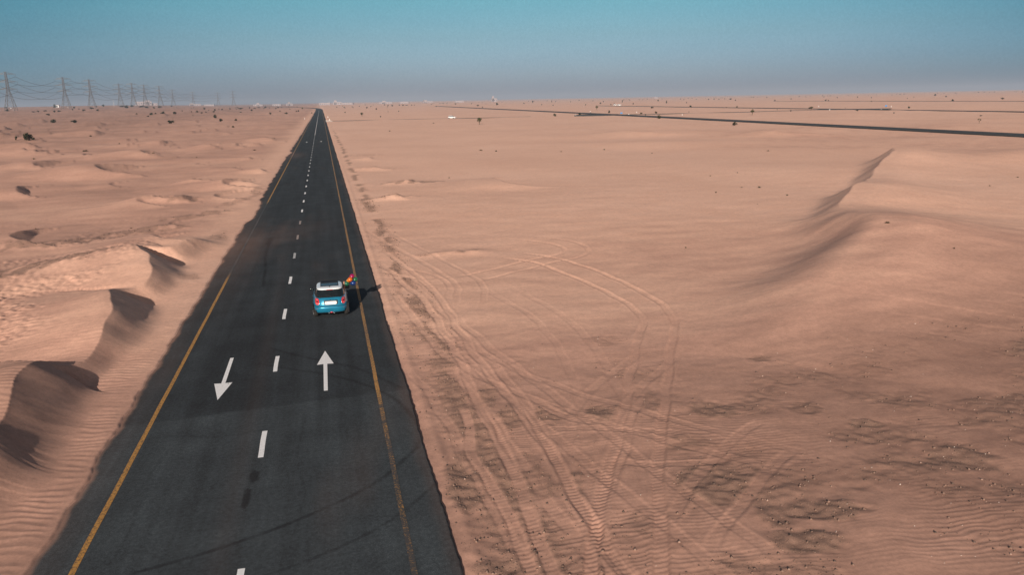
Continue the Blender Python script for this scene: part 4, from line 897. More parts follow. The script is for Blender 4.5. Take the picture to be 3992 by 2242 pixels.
    (682.4, 2582.9, 1.77, 2.51, 'b', 'small dark shrub near the horizon on the right plain', 'small shrubs near the horizon on the right plain'),
    (1012.5, 2507.5, 1.6, 1.28, 'b', 'small dark shrub near the horizon on the right plain', 'small shrubs near the horizon on the right plain'),
    (723.1, 2573.2, 2.68, 2.57, 'b', 'small dark shrub near the horizon on the right plain', 'small shrubs near the horizon on the right plain'),
    (2022.1, 2275.3, 2.7, 2.49, 'b', 'small dark shrub near the horizon on the right plain', 'small shrubs near the horizon on the right plain'),
    (498.0, 2583.3, 2.31, 2.29, 'b', 'small dark shrub near the horizon on the right plain', 'small shrubs near the horizon on the right plain'),
    (930.3, 2524.8, 2.51, 1.35, 'b', 'small dark shrub near the horizon on the right plain', 'small shrubs near the horizon on the right plain'),
    (1766.2, 2325.7, 2.47, 1.74, 'b', 'small dark shrub near the horizon on the right plain', 'small shrubs near the horizon on the right plain'),
    (2131.5, 2249.7, 3.18, 1.79, 'b', 'small dark shrub near the horizon on the right plain', 'small shrubs near the horizon on the right plain'),
    (1028.4, 2503.2, 1.71, 1.59, 'b', 'small dark shrub near the horizon on the right plain', 'small shrubs near the horizon on the right plain'),
    (751.9, 2567.8, 2.57, 1.82, 'b', 'small dark shrub near the horizon on the right plain', 'small shrubs near the horizon on the right plain'),
    (359.1, 2657.7, 3.25, 1.39, 'b', 'small dark shrub near the horizon on the right plain', 'small shrubs near the horizon on the right plain'),
    (891.7, 2170.2, 1.8, 1.77, 'b', 'small dark shrub near the horizon on the right plain', 'small shrubs near the horizon on the right plain'),
    (1850.5, 2315.5, 1.72, 2.5, 'b', 'small dark shrub near the horizon on the right plain', 'small shrubs near the horizon on the right plain'),
    (1625.7, 2366.3, 2.46, 1.55, 'b', 'small dark shrub near the horizon on the right plain', 'small shrubs near the horizon on the right plain'),
    (1651.4, 1852.3, 1.73, 1.93, 'b', 'small dark shrub near the horizon on the right plain', 'small shrubs near the horizon on the right plain'),
    (664.3, 2586.7, 2.93, 2.2, 'b', 'small dark shrub near the horizon on the right plain', 'small shrubs near the horizon on the right plain'),
    (675.4, 2584.4, 2.37, 1.74, 'b', 'small dark shrub near the horizon on the right plain', 'small shrubs near the horizon on the right plain'),
    (1621.1, 2365.5, 2.2, 1.82, 'b', 'small dark shrub near the horizon on the right plain', 'small shrubs near the horizon on the right plain'),
    (440.0, 2638.4, 3.3, 1.9, 'b', 'small dark shrub near the horizon on the right plain', 'small shrubs near the horizon on the right plain'),
    (1381.2, 2421.3, 2.62, 2.33, 'b', 'small dark shrub near the horizon on the right plain', 'small shrubs near the horizon on the right plain'),
    (-179.6, 1931.4, 2.84, 1.5, 'b', 'small dark shrub on the far left plain near the horizon', 'small shrubs on the far left plain near the horizon'),
    (189.7, 1810.5, 2.7, 1.47, 'b', 'small dark shrub right of the main road near the horizon', 'small shrubs right of the main road near the horizon'),
    (-43.5, 1282.0, 1.78, 1.51, 'b', 'small dark shrub on the far left plain near the horizon', 'small shrubs on the far left plain near the horizon'),
    (-183.0, 1913.3, 2.74, 1.4, 'b', 'small dark shrub on the far left plain near the horizon', 'small shrubs on the far left plain near the horizon'),
    (128.4, 2410.9, 3.0, 1.96, 'b', 'small dark shrub right of the main road near the horizon', 'small shrubs right of the main road near the horizon'),
    (55.2, 2408.8, 2.52, 1.19, 'b', 'small dark shrub right of the main road near the horizon', 'small shrubs right of the main road near the horizon'),
    (-137.9, 2216.9, 1.7, 1.16, 'b', 'small dark shrub on the far left plain near the horizon', 'small shrubs on the far left plain near the horizon'),
    (-164.1, 1445.0, 1.94, 1.83, 'b', 'small dark shrub on the far left plain near the horizon', 'small shrubs on the far left plain near the horizon'),
    (-335.1, 2092.5, 1.69, 1.93, 'b', 'small dark shrub on the far left plain near the horizon', 'small shrubs on the far left plain near the horizon'),
    (144.8, 2305.9, 2.9, 1.23, 'b', 'small dark shrub right of the main road near the horizon', 'small shrubs right of the main road near the horizon'),
    (-146.8, 1605.5, 1.89, 1.97, 'b', 'small dark shrub on the far left plain near the horizon', 'small shrubs on the far left plain near the horizon'),
    (-104.5, 1635.6, 2.4, 1.28, 'b', 'small dark shrub on the far left plain near the horizon', 'small shrubs on the far left plain near the horizon'),
    (56.6, 1434.0, 2.43, 1.08, 'b', 'small dark shrub right of the main road near the horizon', 'small shrubs right of the main road near the horizon'),
    (95.3, 1574.9, 2.29, 1.65, 'b', 'small dark shrub right of the main road near the horizon', 'small shrubs right of the main road near the horizon'),
    (-180.8, 1954.9, 2.32, 1.07, 'b', 'small dark shrub on the far left plain near the horizon', 'small shrubs on the far left plain near the horizon'),
    (-133.9, 1421.1, 2.42, 1.24, 'b', 'small dark shrub on the far left plain near the horizon', 'small shrubs on the far left plain near the horizon'),
    (43.1, 1475.1, 2.86, 1.8, 'b', 'small dark shrub right of the main road near the horizon', 'small shrubs right of the main road near the horizon'),
    (-120.3, 1645.6, 2.42, 1.09, 'b', 'small dark shrub on the far left plain near the horizon', 'small shrubs on the far left plain near the horizon'),
    (51.7, 1905.5, 2.33, 1.74, 'b', 'small dark shrub right of the main road near the horizon', 'small shrubs right of the main road near the horizon'),
    (-279.8, 1978.3, 2.98, 1.3, 'b', 'small dark shrub on the far left plain near the horizon', 'small shrubs on the far left plain near the horizon'),
    (-212.6, 2255.5, 2.04, 1.56, 'b', 'small dark shrub on the far left plain near the horizon', 'small shrubs on the far left plain near the horizon'),
    (-282.1, 1862.9, 1.96, 1.15, 'b', 'small dark shrub on the far left plain near the horizon', 'small shrubs on the far left plain near the horizon'),
    (77.8, 1389.1, 2.88, 1.44, 'b', 'small dark shrub right of the main road near the horizon', 'small shrubs right of the main road near the horizon'),
    (-263.3, 1824.7, 2.33, 1.38, 'b', 'small dark shrub on the far left plain near the horizon', 'small shrubs on the far left plain near the horizon'),
    (62.2, 1622.6, 2.86, 1.47, 'b', 'small dark shrub right of the main road near the horizon', 'small shrubs right of the main road near the horizon'),
]
TUFT_LIST = [
    (36.41, 42.71, 0.4, 0.12, 'olive tuft on the flank of the big right dune'),
    (34.44, 165.69, 1.16, 0.33, 'small dark tuft on the open sand right of the road'),
    (36.77, 161.46, 0.49, 0.33, 'small dark tuft on the open sand right of the road'),
    (47.87, 152.08, 0.47, 0.23, 'small dark tuft on the open sand right of the road'),
    (50.21, 81.68, 0.54, 0.23, 'small dark tuft on the open sand right of the road'),
    (48.4, 82.36, 0.32, 0.14, 'small dark tuft on the open sand right of the road'),
    (43.37, 78.79, 0.26, 0.17, 'small dark tuft on the open sand right of the road'),
    (51.14, 95.46, 0.31, 0.16, 'small dark tuft on the open sand right of the road'),
    (49.14, 74.28, 0.33, 0.17, 'small dark tuft on the open sand right of the road'),
    (81.46, 132.81, 0.73, 0.22, 'small dark tuft on the open sand right of the road'),
    (-53.23, 211.67, 1.91, 0.48, 'small dark tuft on the open sand left of the road'),
    (-10.52, 230.59, 0.54, 0.22, 'small dark tuft on the open sand left of the road'),
    (36.56, 37.24, 0.13, 0.09, 'small dark tuft on the open sand right of the road'),
    (63.19, 143.22, 0.38, 0.23, 'small dark tuft on the open sand right of the road'),
    (58.34, 156.48, 0.57, 0.24, 'small dark tuft on the open sand right of the road'),
    (-14.2, 73.82, 0.27, 0.1, 'small dark tuft on the open sand left of the road'),
    (-56.27, 185.24, 0.83, 0.25, 'small dark tuft on the open sand left of the road'),
    (-21.78, 74.3, 0.2, 0.1, 'small dark tuft on the open sand left of the road'),
    (42.64, 68.92, 0.19, 0.11, 'small dark tuft on the open sand right of the road'),
    (55.84, 97.04, 0.26, 0.16, 'small dark tuft on the open sand right of the road'),
    (26.76, 50.92, 0.14, 0.08, 'small dark tuft on the open sand right of the road'),
    (79.01, 75.46, 0.36, 0.14, 'small dark tuft on the open sand right of the road'),
    (68.97, 68.84, 0.2, 0.12, 'small dark tuft on the open sand right of the road'),
    (-31.36, 176.04, 0.97, 0.24, 'small dark tuft on the open sand left of the road'),
    (-53.63, 247.37, 0.56, 0.34, 'small dark tuft on the open sand left of the road'),
    (-21.57, 165.48, 0.46, 0.23, 'small dark tuft on the open sand left of the road'),
    (-12.52, 187.12, 0.88, 0.26, 'small dark tuft on the open sand left of the road'),
    (51.85, 368.7, 1.09, 0.54, 'small dark tuft on the open sand right of the road'),
    (18.86, 108.38, 0.27, 0.16, 'small dark tuft on the open sand right of the road'),
    (25.4, 287.22, 0.98, 0.42, 'small dark tuft on the open sand right of the road'),
]
STONES = [
    (16.63, 16.41, 0.026, 1, 'largest round white stone on the rippled sand at lower right', 'stones on the sand'),
    (21.43, 21.89, 0.027, 1, 'small pale stone on the sand at lower right', 'small pale stones on the sand at lower right'),
    (26.88, 28.38, 0.031, 1, 'small pale stone on the sand at lower right', 'small pale stones on the sand at lower right'),
    (23.21, 26.26, 0.02, 1, 'small pale stone on the sand at lower right', 'small pale stones on the sand at lower right'),
    (16.56, 19.34, 0.026, 1, 'long white stone left of the dark stony hollow', 'stones on the sand'),
    (19.77, 18.06, 0.021, 1, 'small pale stone on the sand at lower right', 'small pale stones on the sand at lower right'),
    (19.08, 17.68, 0.02, 1, 'small pale stone on the sand at lower right', 'small pale stones on the sand at lower right'),
    (20.25, 17.43, 0.02, 1, 'small pale stone on the sand at lower right', 'small pale stones on the sand at lower right'),
    (16.57, 17.47, 0.02, 1, 'small pale stone on the sand at lower right', 'small pale stones on the sand at lower right'),
    (18.34, 14.97, 0.018, 1, 'small pale stone on the sand at lower right', 'small pale stones on the sand at lower right'),
    (17.16, 15.23, 0.014, 1, 'small pale stone on the sand at lower right', 'small pale stones on the sand at lower right'),
    (16.65, 14.29, 0.015, 1, 'small pale stone on the sand at lower right', 'small pale stones on the sand at lower right'),
    (15.66, 13.22, 0.016, 1, 'small pale stone on the sand at lower right', 'small pale stones on the sand at lower right'),
    (15.95, 13.13, 0.014, 1, 'small pale stone on the sand at lower right', 'small pale stones on the sand at lower right'),
    (15.54, 14.55, 0.017, 1, 'small pale stone on the sand at lower right', 'small pale stones on the sand at lower right'),
    (15.0, 13.35, 0.013, 1, 'small pale stone on the sand at lower right', 'small pale stones on the sand at lower right'),
    (16.68, 12.7, 0.014, 1, 'small pale stone on the sand at lower right', 'small pale stones on the sand at lower right'),
    (15.09, 13.07, 0.013, 1, 'small pale stone on the sand at lower right', 'small pale stones on the sand at lower right'),
    (13.57, 14.75, 0.015, 1, 'small pale stone on the sand at lower right', 'small pale stones on the sand at lower right'),
    (23.03, 27.64, 0.018, 1, 'small pale stone on the sand at lower right', 'small pale stones on the sand at lower right'),
    (22.44, 25.63, 0.025, 1, 'small pale stone on the sand at lower right', 'small pale stones on the sand at lower right'),
    (14.43, 17.19, 0.015, 1, 'small pale stone on the sand at lower right', 'small pale stones on the sand at lower right'),
    (19.99, 20.9, 0.016, 1, 'small pale stone on the sand at lower right', 'small pale stones on the sand at lower right'),
    (20.06, 25.35, 0.022, 1, 'small pale stone on the sand at lower right', 'small pale stones on the sand at lower right'),
    (19.63, 27.32, 0.023, 1, 'small pale stone on the sand at lower right', 'small pale stones on the sand at lower right'),
    (21.06, 19.07, 0.018, 1, 'small pale stone on the sand at lower right', 'small pale stones on the sand at lower right'),
    (21.21, 17.72, 0.015, 1, 'small pale stone on the sand at lower right', 'small pale stones on the sand at lower right'),
    (23.53, 19.82, 0.016, 1, 'small pale stone on the sand at lower right', 'small pale stones on the sand at lower right'),
    (23.31, 23.58, 0.016, 1, 'small pale stone on the sand at lower right', 'small pale stones on the sand at lower right'),
    (25.79, 23.53, 0.016, 1, 'small pale stone on the sand at lower right', 'small pale stones on the sand at lower right'),
    (23.32, 20.66, 0.014, 1, 'small pale stone on the sand at lower right', 'small pale stones on the sand at lower right'),
    (16.39, 17.52, 0.016, 1, 'small pale stone on the sand at lower right', 'small pale stones on the sand at lower right'),
    (16.56, 16.71, 0.015, 1, 'small pale stone on the sand at lower right', 'small pale stones on the sand at lower right'),
    (14.63, 15.83, 0.013, 1, 'small pale stone on the sand at lower right', 'small pale stones on the sand at lower right'),
    (13.2, 20.37, 0.019, 1, 'small pale stone among the wheel tracks', 'small pale stones among the wheel tracks'),
    (13.12, 22.75, 0.019, 1, 'small pale stone among the wheel tracks', 'small pale stones among the wheel tracks'),
    (12.48, 26.59, 0.019, 1, 'small pale stone among the wheel tracks', 'small pale stones among the wheel tracks'),
    (9.81, 28.5, 0.02, 1, 'small pale stone among the wheel tracks', 'small pale stones among the wheel tracks'),
    (13.45, 31.36, 0.022, 1, 'small pale stone among the wheel tracks', 'small pale stones among the wheel tracks'),
    (11.35, 20.79, 0.015, 1, 'small pale stone among the wheel tracks', 'small pale stones among the wheel tracks'),
    (11.05, 19.55, 0.014, 1, 'small pale stone among the wheel tracks', 'small pale stones among the wheel tracks'),
    (9.02, 14.71, 0.014, 1, 'small pale stone among the wheel tracks', 'small pale stones among the wheel tracks'),
    (9.86, 17.69, 0.03, 0, 'dark stone between the wheel tracks at lower middle', 'stones on the sand'),
    (8.94, 19.21, 0.028, 0, 'dark stone among the wheel tracks', 'dark stones among the wheel tracks'),
    (9.46, 21.74, 0.022, 0, 'dark stone among the wheel tracks', 'dark stones among the wheel tracks'),
    (13.51, 31.61, 0.022, 0, 'dark stone among the wheel tracks', 'dark stones among the wheel tracks'),
    (15.54, 25.87, 0.019, 0, 'dark stone among the wheel tracks', 'dark stones among the wheel tracks'),
    (4.94, 25.89, 0.025, 1, 'small pale stone beside the road', 'small pale stones beside the road'),
    (4.83, 20.38, 0.02, 1, 'small pale stone beside the road', 'small pale stones beside the road'),
    (5.54, 26.28, 0.02, 1, 'small pale stone beside the road', 'small pale stones beside the road'),
    (6.03, 20.65, 0.016, 1, 'small pale stone beside the road', 'small pale stones beside the road'),
    (6.42, 20.3, 0.014, 1, 'small pale stone beside the road', 'small pale stones beside the road'),
    (5.89, 27.0, 0.021, 1, 'small pale stone beside the road', 'small pale stones beside the road'),
]
POSTS = [
    (6.8, 574.4, 0.8, 0.36, 'white marker post right of the main road, farther of two'),
    (6.9, 487.9, 0.68, 0.31, 'white marker post right of the main road, nearer of two'),
    (-8.2, 542.0, 0.53, 0.3, 'white marker post left of the main road'),
    (190.0, 555.5, 0.59, 0.3, 'white marker post left of the first junction'),
    (197.7, 486.3, 0.53, 0.3, 'white marker post right of the blue sign'),
    (173.1, 437.0, 0.66, 0.3, 'white marker post in the middle of the first junction'),
    (145.5, 449.7, 0.57, 0.3, 'white marker post at the start of the first junction'),
    (191.3, 405.5, 0.45, 0.3, 'white marker post on the plain right of the first junction'),
    (368.9, 548.1, 0.63, 0.3, 'white marker post beyond the second far road'),
    (301.0, 435.1, 0.6, 0.3, 'white marker post at the left end of the farther junction'),
    (321.6, 415.6, 0.58, 0.3, 'white marker post at the right end of the farther junction'),
    (384.7, 487.6, 0.57, 0.3, 'white marker post right of the farther junction'),
    (-713.7, 2157.3, 2.75, 1.24, 'white marker post at the foot of the leftmost pylon'),
    (-652.0, 2381.7, 2.2, 0.99, 'white marker post right of the white hut'),
    (-584.2, 2875.0, 2.7, 1.22, 'white marker post behind the row of dark bushes'),
]
SIGNS = [
    (163.1, 422.5, 1.2, 0.7, 'blue sign at the first junction'),
    (350.6, 449.0, 1.38, 0.81, 'blue sign at the farther junction'),
]
BUILDINGS = [
    (-631, 3239, 54.2, 21.7, 13.5, 'largest pale building behind the left pylons'),
    (-599, 3245, 27.2, 10.9, 7.6, 'pale building right of the largest one behind the pylons'),
    (-458, 3268, 40.0, 16.0, 6.2, 'low pale building on the hazy horizon left of the road'),
    (-407, 3275, 37.1, 14.9, 5.3, 'low pale building on the hazy horizon left of the road'),
    (-233, 3292, 34.7, 13.9, 6.3, 'low pale building on the hazy horizon left of the road'),
    (-163, 3296, 31.7, 12.7, 6.3, 'low pale building on the hazy horizon left of the road'),
    (-116, 3298, 25.5, 10.2, 8.0, 'low pale building on the hazy horizon left of the road'),
    (19, 3300, 41.8, 16.7, 8.0, 'low pale building on the hazy horizon right of the road'),
    (67, 3299, 32.3, 12.9, 9.7, 'low pale building on the hazy horizon right of the road'),
    (108, 3298, 42.0, 16.8, 6.5, 'low pale building on the hazy horizon right of the road'),
    (256, 3290, 48.9, 19.6, 6.5, 'low pale building on the hazy horizon right of the road'),
    (330, 3284, 36.0, 14.4, 5.6, 'low pale building on the hazy horizon right of the road'),
    (421, 3273, 39.3, 15.7, 6.6, 'low pale building on the hazy horizon right of the road'),
    (546, 3255, 36.2, 14.5, 6.6, 'low pale building on the hazy horizon right of the road'),
    (685, 3229, 23.1, 9.2, 13.2, 'pale block rising above the horizon in the middle'),
    (1302, 3033, 13.0, 5.2, 6.5, 'low pale building on the hazy horizon right of the road'),
]
PYLONS = [(-482.5, 1461), (-491, 1788), (-484.9, 1952), (-536.5, 2454), (-484.5, 2363), (-491.6, 2552), (-480.6, 2719), (-560, 3430), (-560, 3950), (-470, 4100), (-349, 3573), (-484, 1130)]
POLE = (-511.1, 2260.5, 17.2)
HUT = (-658.0, 2319.8, 9.2, 7.2)
SUV_POS = (72.5, 458.0)
VAN_POS = [(330.9, 890.1), (329.6, 873.5)]

# ---------------------------------------------------------------- vehicles
def plan_ring(z, W, y0, y1, n=4.0, N_=48, rear_round=None):
    out = []; c = (y0 + y1) / 2; h = (y1 - y0) / 2
    for i in range(N_):
        t = 2 * PI * (i + .5) / N_; a, b = math.cos(t), math.sin(t)
        out.append((W * math.copysign(abs(a) ** (2 / n), a), c + h * math.copysign(abs(b) ** (2 / n), b), z))
    return out

def stack(levels, cap_lo=True, cap_hi=True, N_=48):
    v = []; f = []
    for l in levels: v += plan_ring(*l, N_=N_)
    for k in range(len(levels) - 1):
        for i in range(N_): f.append((k * N_ + i, k * N_ + (i + 1) % N_, (k + 1) * N_ + (i + 1) % N_, (k + 1) * N_ + i))
    if cap_lo: f.append(tuple(range(N_ - 1, -1, -1)))
    if cap_hi: f.append(tuple(range((len(levels) - 1) * N_, len(levels) * N_)))
    return v, f

def lerp_level(levels, z):
    for a, b in zip(levels[:-1], levels[1:]):
        if a[0] <= z <= b[0]:
            t = (z - a[0]) / (b[0] - a[0] + 1e-9); return tuple(a[i] + (b[i] - a[i]) * t for i in range(5))
    return levels[-1]

def pane(levels, z0, z1, t0, t1, off, nz=5, nt=12):
    """a curved panel lying on a stacked shell between two heights and two angles"""
    v = []; f = []
    for k in range(nz):
        z, W, y0, y1, n = lerp_level(levels, z0 + (z1 - z0) * k / (nz - 1))
        W += off; y0 -= off; y1 += off; c = (y0 + y1) / 2; h = (y1 - y0) / 2
        for i in range(nt):
            t = t0 + (t1 - t0) * i / (nt - 1); a, b = math.cos(t), math.sin(t)
            v.append((W * math.copysign(abs(a) ** (2 / n), a), c + h * math.copysign(abs(b) ** (2 / n), b), z))
    for k in range(nz - 1):
        for i in range(nt - 1): f.append((k * nt + i, k * nt + i + 1, (k + 1) * nt + i + 1, (k + 1) * nt + i))
    return v, f

def wheel(root, x, y, r, w, side):
    t = MB().disc_stack([(-w / 2, r * .80), (-w / 2, r * .93), (-w * .36, r), (w * .36, r), (w / 2, r * .93), (w / 2, r * .80)], 'x', 28).data('tyre', M['rubber'], True)
    wh = link('wheel', t, root, (x, y, r))
    m = MB(); s = side
    m.disc_stack([(s * w * .30, r * .80), (s * w * .46, r * .78), (s * w * .50, r * .70), (s * w * .40, r * .66)], 'x', 28)
    for k in range(5):
        a = 2 * PI * k / 5 + .3
        m.bar((s * w * .5, 0, 0), (s * w * .48, r * .70 * math.cos(a), r * .70 * math.sin(a)), .055, .045, 6)
    m.disc_stack([(s * w * .42, .06), (s * w * .56, .05)], 'x', 12)
    m.obj('rim', M['rim'], wh)

def oval_patch(cx, cz, rx, rz, y_at, n=28, inner=0.0, dome=.02, e=2.6):
    """an upright rounded patch facing the rear; y_at(x,z) gives the surface it lies on"""
    v = []; f = []
    rings = [1.0, .8, .5] if inner == 0 else [1.0, (1 + inner) / 2, inner]
    for q in rings:
        for i in range(n):
            t = 2 * PI * i / n; a, b = math.cos(t), math.sin(t)
            x = cx + rx * q * math.copysign(abs(a) ** (2 / e), a); z = cz + rz * q * math.copysign(abs(b) ** (2 / e), b)
            lift = dome * (1 - q * q) if inner == 0 else dome * (1 - (2 * (q - inner) / (1 - inner) - 1) ** 2)
            v.append((x, y_at(x, z) - lift, z))
    for k in range(2):
        for i in range(n): f.append((k * n + i, k * n + (i + 1) % n, (k + 1) * n + (i + 1) % n, (k + 1) * n + i))
    if inner == 0:
        v.append((cx, y_at(cx, cz) - dome, cz)); f += [(2 * n + i, 2 * n + (i + 1) % n, 3 * n) for i in range(n)]
    return v, f

BODY = [(.19, .73, .20, 3.60, 5.5), (.25, .80, .09, 3.70, 5.4), (.34, .845, .035, 3.77, 5.0), (.43, .865, .01, 3.80, 4.8), (.52, .868, .00, 3.81, 4.6), (.570, .868, .010, 3.80, 4.5), (.595, .860, .055, 3.79, 4.4),
        (.70, .848, .085, 3.76, 4.1), (.78, .832, .11, 3.66, 4.0), (.86, .810, .145, 3.42, 3.9), (.92, .785, .185, 3.12, 3.8), (.965, .762, .235, 2.90, 3.9), (.99, .735, .29, 2.78, 4)]
CABIN = [(.975, .735, .265, 2.78, 4.2), (1.08, .715, .335, 2.62, 4.3), (1.18, .685, .42, 2.46, 4.5), (1.27, .652, .505, 2.30, 4.7), (1.335, .622, .575, 2.17, 5)]
ROOF = [(1.322, .628, .47, 2.17, 4.6), (1.345, .632, .455, 2.17, 4.6), (1.375, .612, .485, 2.13, 4.6), (1.398, .565, .56, 2.06, 4.6), (1.412, .47, .70, 1.94, 4.2), (1.419, .30, .95, 1.70, 3.6)]

def build_car():
    root = empty('parked_car', (2.26, 38.76, -.022)); tag(root, 'small teal blue hatchback with white roof stopped in the right lane, balloons at its window', 'car')
    v, f = stack(BODY); body = mk('body', v, f, M['blue'], root)
    rear = lambda x, z: (lambda l: (l[2] + l[3]) / 2 - (l[3] - l[2]) / 2 * max(0.0, 1 - (abs(x) / l[1]) ** l[4]) ** (1 / l[4]))(lerp_level(BODY, z))
    off = lambda d: (lambda x, z: rear(x, z) - d)
    # seams, valance and bumper line
    v, f = pane(BODY, .195, .285, PI + .30, 2 * PI - .30, .006, 4, 40); mk('rear_valance', v, f, M['black'], body)
    v, f = pane(BODY, .573, .590, PI + .25, 2 * PI - .25, .003, 2, 40); mk('bumper_seam', v, f, M['black'], body)
    v, f = pane(BODY, .22, .40, .0 - .95, .95, .007, 4, 40); mk('sill', v, f, M['black'], body)
    v, f = pane(BODY, .22, .40, PI - .95, PI + .95, .007, 4, 40); mk('sill', v, f, M['black'], body)
    v, f = pane(BODY, .966, .985, -1.2, 1.2, .004, 2, 40); mk('waist_trim', v, f, M['chrome'], body)
    v, f = pane(BODY, .966, .985, PI - 1.2, PI + 1.2, .004, 2, 40); mk('waist_trim', v, f, M['chrome'], body)
    # cabin and glass
    v, f = stack(CABIN); cab = mk('window_frame', v, f, M['black'], root)
    v, f = pane(CABIN, 1.005, 1.315, 1.5 * PI - .86, 1.5 * PI + .86, .006, 6, 24); rw = mk('rear_window', v, f, M['glass'], cab)
    MB().tube([(.02, .262, 1.01), (.02, .29, 1.06), (-.22, .31, 1.085)], .011, 5).obj('wiper', M['black'], rw)
    v, f = pane(CABIN, 1.0, 1.31, .5 * PI - .82, .5 * PI + .82, .006, 6, 24); mk('windscreen', v, f, M['glass'], cab)
    for s in (0, 1):
        b = PI * s; sg = 1 if s == 0 else -1
        lo, hi = (-.62, -.10) if s == 0 else (PI + .10, PI + .62)
        v, f = pane(CABIN, 1.0, 1.30, lo, hi, .006, 5, 14); mk('quarter_window', v, f, M['glass'], cab)
        if s:                                                   # the right front window is wound down
            v, f = pane(CABIN, 1.0, 1.30, PI - .60, PI + .06, .006, 5, 16); mk('side_window', v, f, M['glass'], cab)
    # roof
    v, f = stack(ROOF); roof = mk('roof', v, f, M['white_paint'], root)
    v, f = pane(ROOF, 1.324, 1.340, PI + .35, 2 * PI - .35, .004, 2, 30); mk('spoiler_edge', v, f, M['white_paint'], roof)
    MB().box((0, .462, 1.330), (.30, .02, .022)).obj('brake_light', M['red'], roof)
    sr = MB().box((0, 1.36, 1.4225), (.88, .98, .012), 0, .004).obj('sunroof', M['black'], roof)
    MB().box((0, 1.24, 1.4335), (.80, .60, .006), 0, .002).obj('glass', M['sun_glass'], sr); 
    tp = MB(); tp.add([(-.41, 1.58, 1.437), (.41, 1.58, 1.437), (.40, 1.88, 1.487), (-.40, 1.88, 1.487), (-.41, 1.58, 1.449), (.41, 1.58, 1.449), (.40, 1.88, 1.499), (-.40, 1.88, 1.499)], [(3, 2, 1, 0), (4, 5, 6, 7), (0, 1, 5, 4), (1, 2, 6, 5), (2, 3, 7, 6), (3, 0, 4, 7)])
    tp.obj('tilted_panel', M['black'], sr)
    MB().box((0, 1.90, 1.487), (.84, .04, .075), 0, .012).obj('wind_deflector', M['black'], sr)
    MB().add([(-.03, .86, 1.405), (.03, .86, 1.405), (.035, .70, 1.40), (-.035, .70, 1.40), (0, .74, 1.475), (0, .70, 1.475)], [(0, 1, 4), (1, 2, 5, 4), (3, 0, 4, 5), (2, 3, 5), (0, 3, 2, 1)]).obj('antenna', M['black'], roof)
    # tail lights
    for s in (-1, 1):
        v, f = oval_patch(s * .635, .80, .108, .165, off(.004), inner=.86, dome=.012); tl = mk('tail_light', v, f, M['chrome'], root)
        v, f = oval_patch(s * .635, .80, .094, .148, off(.006), dome=.022); mk('lens', v, f, M['red'], tl)
        v, f = oval_patch(s * .645, .715, .068, .050, off(.024), dome=.008); mk('lit_lens', v, f, M['red_hot'], tl)
        v, f = oval_patch(s * .635, .885, .055, .035, off(.024), dome=.006); mk('reversing_lens', v, f, M['red_hot'], tl)
        v, f = oval_patch(s * .635, .808, .030, .030, off(.030), dome=.004); mk('lens_centre', v, f, M['black'], tl)
    # plate recess, plate, winged badge
    v, f = oval_patch(.02, .775, .335, .125, off(.003), dome=.004, e=6); rec = mk('plate_recess', v, f, M['black'], root)
    v, f = oval_patch(.02, .872, .30, .014, off(.014), dome=.008, e=5); mk('tailgate_grip', v, f, M['blue'], rec)
    v, f = oval_patch(.02, .745, .275, .075, off(.014), dome=.003, e=7); pl = mk('number_plate', v, f, M['plate'], rec)
    y = rear(0, .745) - .020; m = MB()                           # the one readable mark, a red letter, then faint digits
    for (x0, x1, z0, z1) in ((-.215, -.155, .785, .797), (-.215, -.155, .693, .705), (-.192, -.178, .705, .785)): m.box(((x0 + x1) / 2, y, (z0 + z1) / 2), (x1 - x0, .004, z1 - z0))
    m.obj('plate_letter', M['plate_red'], pl)
    m = MB()
    for k in range(5):
        x = -.02 + .055 * k
        m.box((x, y, .772), (.034, .004, .009)); m.box((x, y, .717), (.034, .004, .009)); m.box((x + .014, y, .744), (.008, .004, .046))
        if k % 2: m.box((x, y, .744), (.020, .004, .008))
    m.obj('plate_digits', M['plate_pale'], pl)
    m = MB(); yb = rear(0, .85) - .016
    m.v = []; bd = MB()
    for i in range(1): pass
    ring = []; n = 16
    for r_ in (.034, .026):
        for k in range(n): ring.append((.01 + r_ * math.cos(2 * PI * k / n), yb, .845 + r_ * math.sin(2 * PI * k / n)))
    bd.add(ring, [(k, (k + 1) % n, n + (k + 1) % n, n + k) for k in range(n)])
    bd.add(ring[n:], [tuple(range(n))])
    for s in (-1, 1):
        for k in range(3): bd.box((.01 + s * (.075 - .008 * k), yb, .858 - .013 * k), (.07 - .012 * k, .006, .009))
    bd.obj('winged_badge', M['chrome'], rec)
    MB().box((.02, .04, .285), (.10, .03, .045), 0, .01).obj('fog_light', M['red_hot'], body)
    for s in (-1, 1):
        MB().disc_stack([(-.03, .038), (.03, .038), (.031, .028)], 'y', 14).obj('exhaust', M['chrome'], body, True, (s * .12 + .02, .07, .235))
        v, f = oval_patch(s * .66, .48, .030, .009, off(.004), dome=.003, e=4); mk('reflector', v, f, M['red'], body)
    # mirrors, handles, wheels
    for s in (-1, 1):
        m = MB().disc_stack([(-.085, .055), (-.06, .085), (0, .10), (.07, .075), (.10, .03)], 'y', 18)
        m.v = [(x * 1.25, y, z * .85) for x, y, z in m.v]
        mi = m.obj('wing_mirror', M['black'], root, True, (s * .895, 2.24, 1.01))
        MB().bar((-s * .14, 0, -.06), (-s * .04, 0, -.03), .022).obj('arm', M['black'], mi)
        g = MB().disc_stack([(-.088, .0725), (-.094, .06)], 'y', 18); g.v = [(x * 1.25, y, z * .85) for x, y, z in g.v]; g.obj('mirror_glass', M['glass'], mi, True)
        MB().tube([(s * .818, 1.28, .87), (s * .842, 1.31, .872), (s * .842, 1.44, .874), (s * .815, 1.47, .874)], .012, 6).obj('door_handle', M['chrome'], root)
